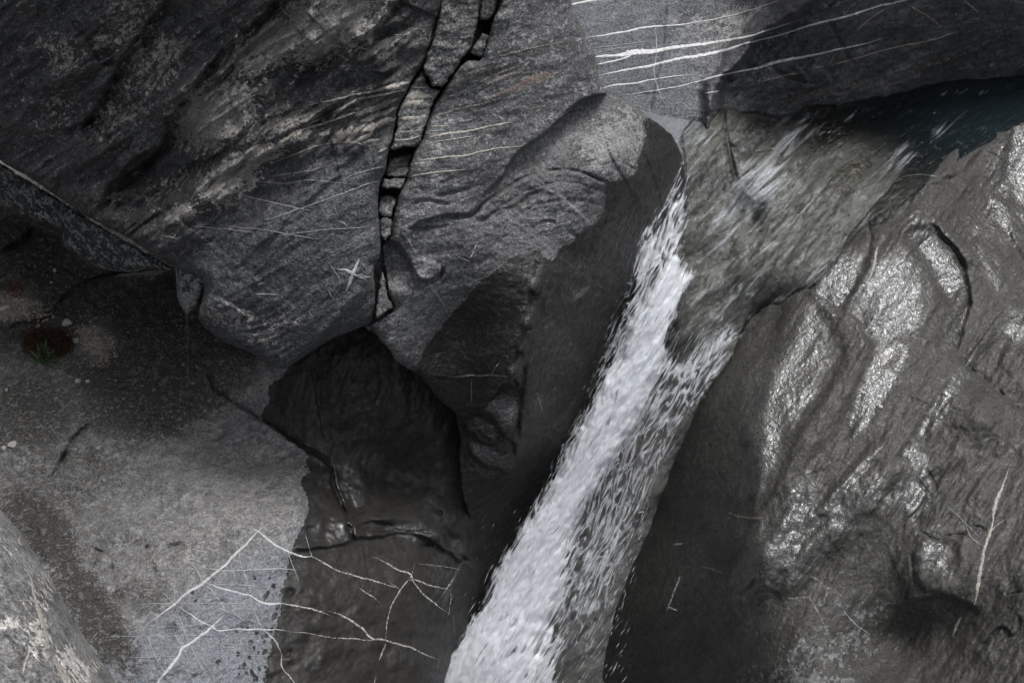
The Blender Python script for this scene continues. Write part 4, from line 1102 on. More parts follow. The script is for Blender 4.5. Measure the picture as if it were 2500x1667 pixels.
# ---- the gorge's higher walls, beyond the picture on three sides
def make_gorge(name, plan, z0, z1, lean, seed, label):
    p = resample(plan, 0.7)
    zs = np.arange(z0, z1, 0.7)
    tx, ty = np.gradient(p[:, 0]), np.gradient(p[:, 1])
    l = np.hypot(tx, ty)
    nx, ny = ty / l, -tx / l
    s = np.concatenate([[0], np.cumsum(np.hypot(*np.diff(p, axis=0).T))])
    S, Z = np.meshgrid(s, zs)
    h = 1.6 * fbm(S / 7, Z / 5, seed, 5, 0.55) + lean * (Z - z0)
    V = np.stack([p[:, 0][None] + nx[None] * h, p[:, 1][None] + ny[None] * h, Z + 0 * S], -1).reshape(-1, 3)
    n, m = len(zs), len(s)
    idx = np.arange(n * m).reshape(n, m)
    F = np.stack([idx[:-1, :-1], idx[:-1, 1:], idx[1:, 1:], idx[1:, :-1]], -1).reshape(-1, 4)
    ob = quads(name, V, F, simple(name + '_stone', (0.05, 0.05, 0.05), (0.13, 0.13, 0.13), 0.8, 0.9))
    tag(ob, label, None, None, 'structure')
make_gorge('gorge_wall', [(-13, -9), (-11, -2), (-9.5, 5), (-7.5, 10), (-4, 13.6), (1, 15.2), (6, 16.8), (12, 21), (18, 27)], -1, 13, -0.12, 601, 'high rock wall of the gorge beyond the picture on the left and behind')
make_gorge('gorge_wall', [(26, 24), (18, 16), (14, 9), (13, 2), (14, -5), (16, -12)], -3, 8, -0.3, 602, 'lower rock wall of the gorge beyond the picture on the right')

# ------------------------------------------------------------------ quartz seams: parts of the rock they run through
for pts, w, m in [
    ([(1385, 14), (1430, 5), (1470, -4)], 5, 'white'),
    ([(1428, 94), (1469, 87), (1523, 78), (1577, 67), (1650, 62), (1722, 51), (1795, 36), (1867, 14), (1917, -4)], [6, 5, 5, 5, 4, 3, 3, 2, 2], 'white'),
    ([(1440, 143), (1470, 138), (1505, 136), (1544, 128), (1595, 125), (1650, 116), (1722, 107), (1791, 96), (1845, 85), (1903, 65), (1957, 49)], [8, 13, 8, 16, 12, 9, 8, 6, 5, 3, 2], 'white'),
    ([(1448, 161), (1497, 150), (1523, 143), (1548, 132)], [5, 5, 5, 5], 'white'),
    ([(1455, 187), (1523, 172), (1595, 159), (1650, 145), (1704, 136), (1769, 123), (1802, 112), (1867, 96), (1932, 78), (1957, 69), (2022, 51), (2084, 36), (2141, 16), (2170, 11), (2240, -6)], [7, 7, 7, 7, 8, 7, 5, 4, 5, 5, 6, 6, 6, 8, 4], 'white'),
    ([(1462, 219), (1494, 209), (1544, 204), (1595, 195), (1650, 186), (1700, 182)], [5, 5, 5, 4, 3, 2], 'white'),
    ([(1510, 235), (1577, 225), (1650, 213), (1697, 201), (1737, 190), (1795, 177), (1845, 168), (1885, 155), (1932, 145), (1993, 134), (2048, 121), (2102, 110), (2167, 92)], [3, 3, 3, 3, 5, 4, 6, 9, 8, 6, 5, 4, 2], 'white'),
    ([(1719, 228), (1740, 226), (1757, 222)], 3, 'white'),
    ([(2011, 163), (2084, 145), (2174, 119), (2264, 101), (2311, 87), (2358, 70)], [2, 3, 3, 3, 3, 2], 'cream'),
    ([(1874, 258), (1957, 237), (2011, 228), (2073, 210), (2134, 193), (2192, 173), (2257, 163), (2319, 145), (2373, 123)], [6, 6, 6, 7, 6, 6, 8, 9, 4], 'tan'),
    ([(2120, 219), (2174, 208), (2235, 188), (2264, 177)], [3, 6, 7, 4], 'tan'),
    ([(2087, 80), (2123, 47), (2170, 18)], 2, 'cream'), ([(2214, 11), (2264, 40), (2300, 69)], 2, 'cream'), ([(2351, 0), (2391, 33)], 2.5, 'cream'),
    ([(1856, 201), (1903, 188), (1960, 176)], 2.5, 'cream'), ([(2011, 163), (1990, 166)], 3, 'thin'), ([(2040, 130), (2026, 160)], 2, 'cream'),
    ([(1600, 65), (1603, 120), (1597, 175), (1606, 215), (1625, 262)], 2.2, 'thin'), ([(1446, 118), (1480, 115), (1530, 108), (1590, 100)], 1.8, 'thin'), ([(1446, 132), (1490, 122), (1560, 113)], 1.8, 'thin'), ([(1545, 255), (1600, 275)], 2, 'thin')]:
    vein(WALL, pts, np.array(w) * 0.8 if not np.isscalar(w) else w, M[m], rag=0.4, amp=1.3)

for pts, w, m in [
    ([(735, 262), (800, 246), (854, 233), (908, 224), (963, 210), (1001, 200)], [3, 3, 5, 6, 11, 11], 'cream'),
    ([(740, 310), (800, 282), (836, 262), (880, 242), (945, 229), (992, 220)], [3, 4, 6, 5, 5, 3], 'cream'),
    ([(700, 330), (750, 314), (800, 298), (854, 280), (900, 266)], [3, 4, 5, 4, 3], 'cream'),
    ([(865, 284), (926, 260), (972, 243)], [8, 14, 9], 'cream'), ([(880, 297), (919, 282), (970, 262)], [9, 12, 7], 'cream'), ([(885, 324), (919, 305), (966, 289)], [16, 18, 9], 'cream'),
    ([(596, 382), (630, 368), (672, 352)], [18, 24, 18], 'cream'), ([(672, 360), (715, 338), (762, 318)], [16, 26, 14], 'cream'), ([(768, 347), (790, 330), (806, 314)], [9, 15, 8], 'cream'), ([(800, 350), (822, 330), (838, 312)], [10, 12, 7], 'cream'),
    ([(815, 352), (840, 330), (862, 308)], [6, 15, 10], 'cream'), ([(842, 350), (862, 328), (890, 304)], [8, 13, 12], 'cream'), ([(862, 352), (888, 336), (912, 322)], [6, 10, 6], 'cream'), ([(880, 356), (905, 345), (930, 338)], [5, 8, 3], 'cream'), ([(925, 372), (948, 362)], [9, 6], 'cream'),
    ([(658, 401), (723, 376), (777, 356), (850, 347), (900, 356), (945, 348)], [3, 4, 3, 3, 2, 3], 'cream'), ([(480, 470), (520, 458), (560, 430), (600, 400)], [5, 7, 9, 8], 'faded'), ([(640, 330), (690, 300), (740, 282), (790, 268)], [6, 10, 8, 4], 'faded'),
    ([(593, 477), (650, 491), (705, 504), (760, 514)], 2.4, 'thin'), ([(640, 541), (723, 513), (795, 488), (854, 466), (890, 452), (934, 440)], [2, 2.4, 2.4, 3, 3, 3], 'thin'), ([(833, 441), (872, 423), (939, 407)], 2.4, 'thin'), ([(600, 440), (700, 448), (760, 440), (850, 450)], 1.8, 'thin'), ([(560, 555), (640, 560), (700, 572), (780, 585)], 1.8, 'thin'),
    ([(470, 553), (560, 560), (620, 568)], 2, 'thin'), ([(660, 430), (740, 420), (800, 405)], 1.6, 'thin'), ([(650, 580), (720, 570), (800, 560), (900, 556)], 1.6, 'thin'), ([(820, 538), (838, 545), (850, 556)], 2, 'thin'), ([(390, 575), (440, 583)], 2, 'thin'), ([(620, 718), (680, 720)], 2.5, 'thin'),
    ([(844, 714), (855, 686), (863, 668), (877, 631)], [5, 8, 7, 6], 'pale'), ([(822, 657), (852, 662), (874, 675), (893, 681)], [3, 5, 4, 3], 'pale'), ([(840, 659), (866, 672), (888, 668)], 3, 'thin'), ([(874, 674), (908, 678)], 2.4, 'thin'),
    ([(710, 784), (730, 792)], 3, 'thin'), ([(801, 709), (812, 727)], 2.6, 'thin'), ([(754, 760), (762, 775)], 2, 'thin'), ([(880, 640), (897, 660)], 2, 'thin'), ([(802, 640), (830, 690), (812, 730)], 1.4, 'thin'),
    ([(140, 185), (180, 178), (245, 172)], [5, 4, 2], 'faded'), ([(130, 226), (170, 220), (205, 212)], [4, 3, 2], 'faded'), ([(810, 10), (880, 6), (960, 2)], 2, 'thin'), ([(1005, 70), (1030, 72)], 2, 'thin'), ([(960, 84), (985, 86)], 2, 'thin'), ([(870, 115), (900, 122)], 2.4, 'thin')]:
    vein(OVER, pts, w, M[m], rag=0.5)

for pts, w, m in [
    ([(1091, 213), (1118, 197), (1154, 181), (1194, 164)], [10, 15, 13, 6], 'faded'), ([(1172, 202), (1198, 188), (1270, 161)], [8, 6, 5], 'faded'), ([(1187, 208), (1226, 190), (1273, 177)], [6, 11, 6], 'faded'), ([(1187, 246), (1234, 226), (1270, 210), (1317, 188), (1364, 181)], [6, 13, 19, 20, 8], 'pink'),
    ([(1075, 280), (1125, 266), (1179, 253), (1226, 239)], [5, 7, 5, 3], 'faded'), ([(1042, 337), (1089, 327), (1147, 320), (1208, 307), (1255, 298)], [5, 6, 5, 5, 4], 'cream'), ([(1035, 352), (1089, 343), (1161, 332)], 3, 'cream'), ([(1013, 393), (1071, 386), (1147, 378), (1198, 365), (1284, 356)], [4, 5, 5, 4, 3], 'cream'),
    ([(1002, 432), (1053, 423), (1140, 414)], 4, 'cream'), ([(1049, 309), (1095, 307)], 3, 'cream'), ([(1040, 322), (1090, 318)], 2, 'thin'), ([(1215, 140), (1300, 118), (1380, 104)], [3, 5, 2], 'faded'), ([(1280, 270), (1340, 256)], 3, 'faded'), ([(1088, 238), (1115, 232)], 3, 'faded'),
    ([(1144, 638), (1155, 616), (1167, 587)], [3, 4, 2], 'wetvein'), ([(1115, 626), (1144, 638)], 2, 'thin'), ([(985, 572), (1002, 594), (1020, 627)], 2.6, 'thin'), ([(1048, 698), (1070, 723), (1089, 753)], 2.6, 'thin'),
    ([(1085, 920), (1122, 919), (1159, 917), (1203, 916), (1244, 919)], [2, 5, 5, 4, 3], 'wetvein'), ([(1200, 912), (1211, 895), (1220, 886)], 2.4, 'wetvein'), ([(1310, 955), (1318, 980), (1326, 1010)], 2, 'wetvein'), ([(1150, 925), (1152, 990)], 1.4, 'thin'),
    ([(1400, 735), (1420, 715), (1440, 702)], [4, 14, 3], 'faded')]:
    vein(CENTRE, pts, w, M[m], rag=0.5)

for pts, w in [([(977, 289), (1002, 289), (1040, 284)], [7, 9, 8]), ([(990, 238), (1017, 231), (1055, 236)], [10, 17, 6]), ([(975, 263), (1002, 253), (1033, 248)], [10, 14, 7]), ([(1013, 197), (1037, 188)], [8, 7]), ([(964, 343), (999, 340), (1029, 332)], [4, 4, 4]), ([(968, 325), (1000, 322), (1034, 316)], [2, 2, 2]), ([(1000, 212), (1050, 216)], [3, 3])]:
    vein(WEDGES[3], pts, w, M['cream'], rag=0.4, end=0.05)

LV = [
    ([(370, 1685), (401, 1646), (434, 1603), (446, 1581), (470, 1566), (517, 1530), (550, 1498)], [10, 10, 10, 9, 8, 7, 6]), ([(550, 1498), (544, 1480), (528, 1454), (499, 1422)], 4),
    ([(350, 1532), (398, 1494), (427, 1474), (456, 1447), (495, 1422), (524, 1400), (553, 1375), (568, 1357), (597, 1331), (629, 1297), (655, 1280)], [4, 5, 7, 8, 9, 8, 8, 9, 7, 6, 2]),
    ([(611, 1284), (629, 1297), (662, 1321), (705, 1346), (741, 1358), (763, 1358)], [3, 7, 7, 6, 6, 6]),
    ([(503, 1422), (542, 1436), (607, 1453), (629, 1465), (651, 1472), (694, 1472)], [5, 6, 6, 6, 8, 9]), ([(330, 1475), (427, 1472), (506, 1472), (620, 1473)], [2.4, 3.4, 3, 2.2]),
    ([(427, 1476), (456, 1494), (484, 1512), (517, 1530), (535, 1539), (578, 1536), (622, 1537), (669, 1537), (709, 1541)], [4, 4, 5, 5, 5, 6, 8, 5, 3]), ([(440, 1350), (459, 1368), (481, 1393), (495, 1422)], [2, 4, 5, 5]),
    ([(430, 1389), (506, 1389), (560, 1393), (633, 1389), (687, 1388), (735, 1391)], [2, 3, 4, 5, 5, 2]), ([(568, 1274), (582, 1349), (600, 1411), (615, 1451), (631, 1480)], 2.6), ([(687, 1284), (703, 1346), (730, 1422)], 2.2), ([(745, 1302), (763, 1364)], 2), ([(633, 1317), (654, 1400)], 1.8),
    ([(427, 1476), (445, 1527), (466, 1577), (515, 1672)], 2.8), ([(409, 1483), (430, 1556), (452, 1592), (480, 1655)], 2.2), ([(358, 1541), (376, 1595), (414, 1665)], 2.6), ([(362, 1527), (416, 1530), (470, 1527), (513, 1518)], 2.6), ([(253, 1554), (362, 1552), (452, 1552), (524, 1550)], 2.2),
    ([(611, 1476), (629, 1509), (647, 1541), (672, 1563), (687, 1595)], [3, 4, 5, 5, 4]), ([(506, 1427), (578, 1427), (651, 1434)], 2.4), ([(521, 1474), (542, 1487), (578, 1503), (607, 1523)], 3), ([(550, 1498), (586, 1476), (633, 1447)], 2.2), ([(311, 1604), (380, 1603), (452, 1599)], 2.2),
    ([(474, 1620), (542, 1621), (615, 1632)], 2), ([(521, 1570), (578, 1574), (622, 1570)], 2.2), ([(394, 1443), (427, 1474)], 2.6), ([(425, 1418), (425, 1472)], 1.8), ([(380, 1505), (398, 1584)], 1.8), ([(343, 1528), (347, 1563), (362, 1595)], 1.8), ([(224, 1561), (239, 1541)], 2), ([(470, 1572), (500, 1620), (530, 1670)], 1.8),
    ([(587, 1505), (600, 1545), (620, 1590)], 1.6), ([(425, 1414), (500, 1422)], 2), ([(410, 1455), (470, 1457)], 1.8), ([(560, 1375), (580, 1430)], 1.4), ([(540, 1595), (650, 1602)], 1.6), ([(290, 1240), (313, 1252)], 2), ([(250, 1430), (300, 1470)], 1.0)]
for pts, w in LV:
    w = np.array(w) * 0.72 if not np.isscalar(w) else w * 0.8
    vein(LEDGE, pts, w, M['pale' if np.max(w) > 3.6 else 'thin'], rag=0.35, amp=2.0)
for pts, w in [([(763, 1358), (788, 1371), (817, 1389), (865, 1404), (905, 1415), (945, 1427), (977, 1438)], [5, 5, 4, 5, 4, 4, 3]), ([(694, 1472), (734, 1481), (777, 1490), (813, 1505)], [9, 6, 6, 2]), ([(800, 1490), (829, 1499), (865, 1519), (890, 1539), (908, 1557), (941, 1561), (963, 1570), (999, 1579), (1031, 1593), (1075, 1611)], [4, 7, 7, 7, 7, 6, 6, 6, 5, 2]),
               ([(709, 1541), (766, 1548), (818, 1556), (861, 1559), (912, 1562)], [3, 3, 3, 4, 4]), ([(687, 1595), (689, 1628), (709, 1653), (726, 1675)], [4, 4, 4, 3]), ([(908, 1357), (945, 1375), (974, 1391), (1001, 1400), (1010, 1418), (1031, 1447), (1060, 1472), (1095, 1496)], [3, 4, 5, 5, 4, 5, 5, 3]), ([(995, 1415), (1024, 1418), (1053, 1430), (1096, 1439)], [5, 6, 5, 3]),
               ([(1012, 1375), (1002, 1407), (977, 1440), (955, 1480), (945, 1523), (942, 1561)], [2, 3, 4, 3, 3, 3]), ([(943, 1570), (934, 1592), (925, 1613)], [4, 6, 2]), ([(876, 1433), (898, 1449), (927, 1469)], [2, 4, 2]), ([(898, 1449), (908, 1440)], 2.2), ([(1021, 1375), (1071, 1380), (1125, 1391)], 2), ([(945, 1418), (977, 1438)], 2.4), ([(1100, 1440), (1098, 1490), (1090, 1510)], 1.8), ([(1105, 1500), (1110, 1540)], 1.8), ([(918, 1650), (914, 1667)], 2.2)]:
    vein(LEDGE, pts, np.array(w) * 0.7 if not np.isscalar(w) else w * 0.7, M['wetvein'], rag=0.5, gap=0.12, amp=2.2)

for pts, w, m in [
    ([(2469, 1129), (2453, 1172), (2431, 1230), (2424, 1270), (2416, 1302), (2402, 1346), (2393, 1396), (2386, 1443), (2378, 1480)], [2, 4, 9, 4, 7, 7, 8, 9, 4], 'cream'), ([(2348, 1505), (2336, 1526), (2326, 1548)], [4, 7, 3], 'cream'), ([(2416, 1302), (2430, 1285), (2455, 1265)], 2, 'cream'), ([(2402, 1335), (2370, 1310), (2355, 1270)], 2, 'cream'),
    ([(1972, 1400), (2012, 1429), (2040, 1447), (2066, 1462)], [4, 8, 9, 6], 'tan'), ([(1910, 1458), (1945, 1462), (1972, 1458), (1990, 1483), (2008, 1519), (2014, 1540)], [3, 6, 6, 6, 6, 3], 'tan'), ([(2059, 1490), (2084, 1519), (2124, 1548)], 2.2, 'thin'), ([(1769, 1245), (1795, 1259), (1831, 1264), (1871, 1264)], [3, 5, 5, 4], 'tan'), ([(1711, 1385), (1740, 1390), (1770, 1400)], [3, 5, 3], 'tan'),
    ([(1641, 1329), (1653, 1328), (1667, 1326)], [3, 6, 4], 'wetvein'), ([(1660, 1402), (1650, 1433), (1632, 1480), (1626, 1494)], [3, 4, 3, 3], 'wetvein'), ([(1628, 1481), (1640, 1484), (1653, 1490)], 4, 'wetvein'), ([(2142, 601), (2136, 635), (2127, 668), (2116, 694)], [5, 5, 4, 2], 'cream'), ([(2199, 434), (2235, 426), (2290, 432)], 2.6, 'cream'), ([(2300, 1225), (2340, 1260), (2400, 1320)], 1.5, 'thin')]:
    vein(SLOPE, pts, w, M[m], rag=0.55)

for pts, w, m in [([(50, 1308), (46, 1320), (54, 1330)], 5, 'cream'), ([(72, 1400), (80, 1430), (88, 1470), (98, 1500), (108, 1530), (114, 1570), (102, 1600)], [5, 6, 7, 12, 8, 10, 3], 'cream'), ([(114, 1565), (90, 1575), (72, 1590), (60, 1620), (54, 1650)], [8, 5, 5, 6, 5], 'cream'), ([(130, 1600), (150, 1640), (170, 1680)], [8, 14, 12], 'cream'), ([(180, 1500), (200, 1560), (228, 1640)], [2, 4, 5], 'faded'), ([(40, 1465), (80, 1464)], 3, 'cream')]:
    vein(NEAR, pts, w, M[m], rag=0.6)

# ------------------------------------------------------------------ water
def water_mat():
    k = NT('clear_water')
    A = k.n('Attribute', _attribute_name='flow').outputs['Vector']
    rip = k.noise(k.n('Mapping', Vector=A, Scale=(1.0, 3.2, 1)).outputs[0], 7.0, 3, 0.55, 0.8)
    fine = k.noise(k.n('Mapping', Vector=A, Scale=(1.0, 5.0, 1)).outputs[0], 22.0, 2, 0.55, 0.4)
    b = k.n('Bump', Strength=1.0, Distance=1.0, Height=k.math('ADD', k.math('MULTIPLY', rip, 0.06), k.math('MULTIPLY', fine, 0.008)))
    fr = k.n('Fresnel', IOR=1.33)
    k.put(fr, 'Normal', b)
    gl = k.n('BsdfGlossy', Roughness=0.14)
    k.put(gl, 'Normal', b)
    deep = k.attr('deep')
    tr = k.n('BsdfTransparent')
    k.put(tr, 'Color', k.mix(deep, (0.92, 0.93, 0.91, 1), (0.30, 0.37, 0.385, 1)))
    df = k.n('BsdfDiffuse')
    k.put(df, 'Color', (0.011, 0.018, 0.021, 1))
    body = k.n('MixShader')
    k.put(body, 'i0', k.math('MULTIPLY', deep, 0.85))
    k.put(body, 'i1', tr)
    k.put(body, 'i2', df)
    s1 = k.n('MixShader')
    k.put(s1, 'i0', k.math('MULTIPLY', fr, 1.0, clamp=True))
    k.put(s1, 'i1', body)
    k.put(s1, 'i2', gl)
    fo = k.n('BsdfDiffuse')
    k.put(fo, 'Color', (0.72, 0.75, 0.78, 1))
    st = k.noise(k.n('Mapping', Vector=A, Scale=(0.55, 3.4, 1)).outputs[0], 4.5, 4.0, 0.62, 1.2)
    fm = k.rng(k.math('ADD', k.attr('foam'), k.math('MULTIPLY', k.math('SUBTRACT', st, 0.5), 2.2)), 0.32, 1.1, 0.0, 0.5)  # foam, and painted sky reflections on the chute's ripples
    fm = k.math('MULTIPLY', fm, k.rng(k.attr('foam'), 0.0, 0.12))
    s2 = k.n('MixShader')
    k.put(s2, 'i0', fm)
    k.put(s2, 'i1', s1)
    k.put(s2, 'i2', fo)
    return k.out(s2)

def foam_mat(name, thr=0.5, fine=1.0):
    k = NT(name)
    A = k.n('Attribute', _attribute_name='flow').outputs['Vector']
    s1 = k.noise(k.n('Mapping', Vector=A, Scale=(1.0, 4.2, 1)).outputs[0], 4.4, 2.5, 0.55, 0.9)
    s2 = k.noise(k.n('Mapping', Vector=A, Scale=(1.0, 6.0, 1)).outputs[0], 8.5 * fine, 3, 0.6, 0.5)
    s3 = k.noise(k.n('Mapping', Vector=A, Scale=(0.45, 11.0, 1)).outputs[0], 4.5, 4, 0.62, 0.2)
    r1 = k.math('SUBTRACT', 0.5, k.math('MULTIPLY', k.math('ABSOLUTE', k.math('SUBTRACT', s1, 0.5)), 5.5))
    r2 = k.math('SUBTRACT', 0.5, k.math('MULTIPLY', k.math('ABSOLUTE', k.math('SUBTRACT', s2, 0.5)), 4.5))
    dn = k.attr('dens')
    h = k.math('ADD', k.math('MULTIPLY', r1, 0.7), k.math('ADD', k.math('MULTIPLY', r2, 0.2), k.math('MULTIPLY', k.math('SUBTRACT', s3, 0.5), 1.0)))
    al = k.rng(k.math('ADD', dn, h), thr - 0.24, thr + 0.5)
    al = k.math('MULTIPLY', al, k.rng(dn, 0.0, 0.12))
    b = k.n('Bump', Strength=0.5, Distance=1.0, Height=k.math('MULTIPLY', h, 0.008))
    df = k.n('BsdfDiffuse')
    k.put(df, 'Color', (0.88, 0.90, 0.93, 1))
    k.put(df, 'Normal', b)
    tl = k.n('BsdfTranslucent')
    k.put(tl, 'Color', (0.78, 0.82, 0.87, 1))
    k.put(tl, 'Normal', b)
    gl = k.n('BsdfGlossy', Roughness=0.25)
    k.put(gl, 'Normal', b)
    a1 = k.n('MixShader')
    k.put(a1, 'i0', 0.35)
    k.put(a1, 'i1', df)
    k.put(a1, 'i2', tl)
    a2 = k.n('MixShader')
    k.put(a2, 'i0', 0.06)
    k.put(a2, 'i1', a1)
    k.put(a2, 'i2', gl)
    t = k.n('BsdfTransparent')
    a3 = k.n('MixShader')
    k.put(a3, 'i0', al)
    k.put(a3, 'i1', t)
    k.put(a3, 'i2', a2)
    return k.out(a3)

def flow_attr(rel, ob, ang, bend=0.0):
    """texture coordinates that run along the current, in metres"""
    me = ob.data
    co = np.empty(len(me.vertices) * 3, np.float32)
    me.vertices.foreach_get('co', co)
    q = co.reshape(-1, 3) - CAM
    d = q @ FWD
    px, py = 1250 + FOC * (q @ RIGHT) / d, 833.5 - FOC * (q @ UP) / d
    u, v = rot(px, py, ang)
    if bend:
        v = v + bend * 30 * fbm(px / 300, py / 300, 77, 2)
    a = me.attributes.new('flow', 'FLOAT_VECTOR', 'POINT')
    a.data.foreach_set('vector', np.stack([u * 0.0032, v * 0.0032, u * 0], -1).astype(np.float32).ravel())

# clear water running down the chute out of the pool
def make_stream():
    out = [(1668, 372), (1662, 330), (1690, 290), (1720, 255), (1800, 240), (1900, 225), (2100, 185), (2300, 135), (2500, 80), (2900, 20), (3250, 0), (3250, 200), (2700, 215), (2520, 285), (2440, 330), (2340, 390), (2240, 470), (2150, 550), (2080, 620), (2020, 690), (1950, 740), (1880, 790), (1830, 800), (1760, 815), (1700, 850), (1625, 885), (1600, 860), (1640, 760), (1664, 640), (1674, 500)]
    r = Relief(out, [(1600, 300, 12), (2600, 200, 12), (2000, 800, 12)], wig=3, seed=241)
    x, y = r.x, r.y
    bed = BED.depth(np.clip(x, BED.xs[0], BED.xs[-1]), np.clip(y, BED.ys[0], BED.ys[-1]))
    plane = 10.60 / (1 - (833.5 - y) / FOC)
    q = (x - 1930) * 0.75 - (y - 360) * 0.66
    wu = sstep(-60, 150, q)
    r.d[:] = (bed - 0.055) * (1 - wu) + np.minimum(plane, bed - 0.03) * wu
    lump = spots_field(r, [(1940, 330, 80, 70, 45, 1), (1850, 430, 110, 60, 48, .7), (2000, 300, 60, 40, 40, .6)])
    r.noise(45, 120, 34, 0.05, 4, 0.55, seed=251, mask=(1 - 0.8 * wu))
    r.noise(58, 48, 20, 0.10, 4, 0.55, seed=252, mask=lump)
    r.noise(45, 50, 12, 0.016, 3, 0.55, seed=253, mask=0.3 + 0.7 * (1 - wu))
    for a in ('wet', 'pale', 'blue', 'dirt', 'film', 'splash', 'tone'):
        r.att.pop(a, None)
    r.attr('deep', sstep(90, 430, q))
    foam = spots_field(r, [(1935, 325, 80, 60, 45, .5), (1860, 440, 150, 70, 48, .62), (1800, 530, 140, 55, 50, .58), (1700, 480, 60, 160, 0, .3), (2200, 385, 110, 26, 44, .5), (2260, 350, 120, 14, 35, .4), (1830, 690, 170, 22, 45, .42), (1745, 770, 110, 24, 52, .5), (1700, 720, 60, 22, 60, .5), (1930, 560, 190, 9, 45, .42),  # white foam, plus sky reflections on the ripples painted as foam
                           (2440, 215, 90, 10, 12, .42), (2330, 225, 60, 8, 12, .38), (1690, 560, 26, 120, 0, .25), (2080, 280, 40, 10, 40, .35), (1650, 640, 20, 40, 0, .5)])
    r.attr('foam', np.maximum(foam, 0.27 * (1 - wu)))  # foam and painted sky reflections together
    r.tone = lambda *a, **k: None
    ob = r.build('stream', water_mat(), back=0.03)
    flow_attr(r, ob, 45)
    tag(ob, 'clear fast water running from the dark pool down the chute', None, None, 'structure')
    return r
STREAM = make_stream()

FALL_C = [(1660, 370, 11.3), (1560, 560, 11.1), (1660, 560, 11.4), (1540, 720, 11.22), (1640, 700, 11.4), (1480, 850, 11.35), (1600, 850, 11.45), (1825, 788, 11.5), (1700, 860, 11.52), (1420, 1010, 11.48), (1530, 980, 11.52), (1690, 1000, 11.62), (1320, 1220, 11.7), (1450, 1120, 11.62), (1600, 1170, 11.75),
          (1225, 1380, 11.85), (1370, 1270, 11.75), (1540, 1310, 11.9), (1140, 1520, 11.95), (1290, 1400, 11.85), (1450, 1480, 12.0), (1060, 1690, 12.05), (1200, 1600, 11.95), (1400, 1640, 12.1), (1000, 2200, 12.4), (1400, 2200, 12.4)]
FALL_OUT = [(1656, 350), (1625, 430), (1590, 490), (1556, 560), (1536, 640), (1520, 720), (1488, 780), (1462, 850), (1424, 940), (1400, 1010), (1365, 1070), (1325, 1150), (1285, 1230), (1240, 1310), (1200, 1375), (1176, 1440), (1125, 1520), (1075, 1605), (1030, 1700), (940, 1900), (900, 2250), (1500, 2250), (1540, 1900),
            (1560, 1660), (1580, 1500), (1600, 1350), (1625, 1190), (1655, 1100), (1700, 1020), (1748, 940), (1800, 860), (1832, 782), (1790, 782), (1740, 800), (1690, 835), (1650, 850), (1650, 800), (1690, 720), (1712, 660), (1690, 650), (1672, 640), (1676, 500), (1672, 390)]
CORE = [(1648, 640, 14), (1625, 720, 36), (1580, 830, 50), (1515, 980, 54), (1435, 1120, 50), (1352, 1270, 54), (1290, 1400, 90), (1225, 1520, 130), (1160, 1667, 190), (1060, 1950, 240)]
def make_fall(name, lift, boost, seed, thr, fine):
    r = Relief(FALL_OUT, FALL_C, wig=15, seed=seed, smooth=0.001, step=2.6, wscale=75.0)
    x, y = r.x, r.y
    r.d -= lift
    c = resample(np.array(CORE, float), 12)
    d, s, arc, T = seg_field(x, y, c)
    seg = np.concatenate([[0], np.cumsum(np.hypot(*np.diff(c[:, :2], axis=0).T))])
    hw = np.interp(arc, seg, c[:, 2])
    core = 1.0 - sstep(0.55, 1.35, d / hw + 0.35 * fbm(x / 60, y / 60, seed + 9, 3))
    dens = 0.33 + 0.98 * core
    dens += 0.16 * spots_field(r, [(1700, 900, 130, 70, 55, 1.2), (1610, 560, 60, 220, -20, 1.2), (1500, 1300, 100, 150, 30, .3), (1680, 680, 40, 40, 0, 2.0)])
    rl = np.interp(y, [1480, 1530, 1590, 1660, 1800], [1332, 1352, 1388, 1420, 1480])   # clean right rim of the lower apron
    dens -= 0.15 * soft(x - rl, 6) * soft(y - 1490, 14)
    dens -= 0.30 * spots_field(r, [(1400, 1640, 40, 60, 30, 1), (1290, 1620, 30, 60, 30, .6)])
    dens -= 0.34 * soft(x - np.interp(y, [780, 1000, 1200, 1400, 1700], [1900, 1720, 1605, 1500, 1450]), 40)
    fw = np.interp(y, [350, 650, 900], [14, 34, 48])
    dens *= sstep(0, 1, (r.sd + 0.6 * fw * fbm(x / 34, y / 60, seed + 4, 4)) / fw)
    dens += 0.10 * soft(700 - y, 120) * (r.sd > 0)
    r.attr('dens', np.clip(dens + boost, 0, 1.4))
    r.noise(63, 170, 26, 0.10, 4, 0.55, seed=seed + 1, warp=20, mask=1 - 0.6 * core)
    r.noise(63, 70, 13, 0.03, 3, 0.6, seed=seed + 2)
    r.d -= 0.10 * core
    r.tone = lambda *a, **k: None
    ob = r.build(name, foam_mat('white_water_%d' % seed, thr, fine), back=0.02)
    flow_attr(r, ob, 63, 1.0)
    return r, ob
FALL, fall_ob = make_fall('waterfall', 0.0, 0.0, 261, 0.5, 1.0)
tag(fall_ob, 'white waterfall plunging diagonally between the nosed rock and the wet slope', None, None, 'structure')
FALL2, veil_ob = make_fall('veil', 0.16, -0.30, 291, 0.5, 1.5)
veil_ob.parent = fall_ob

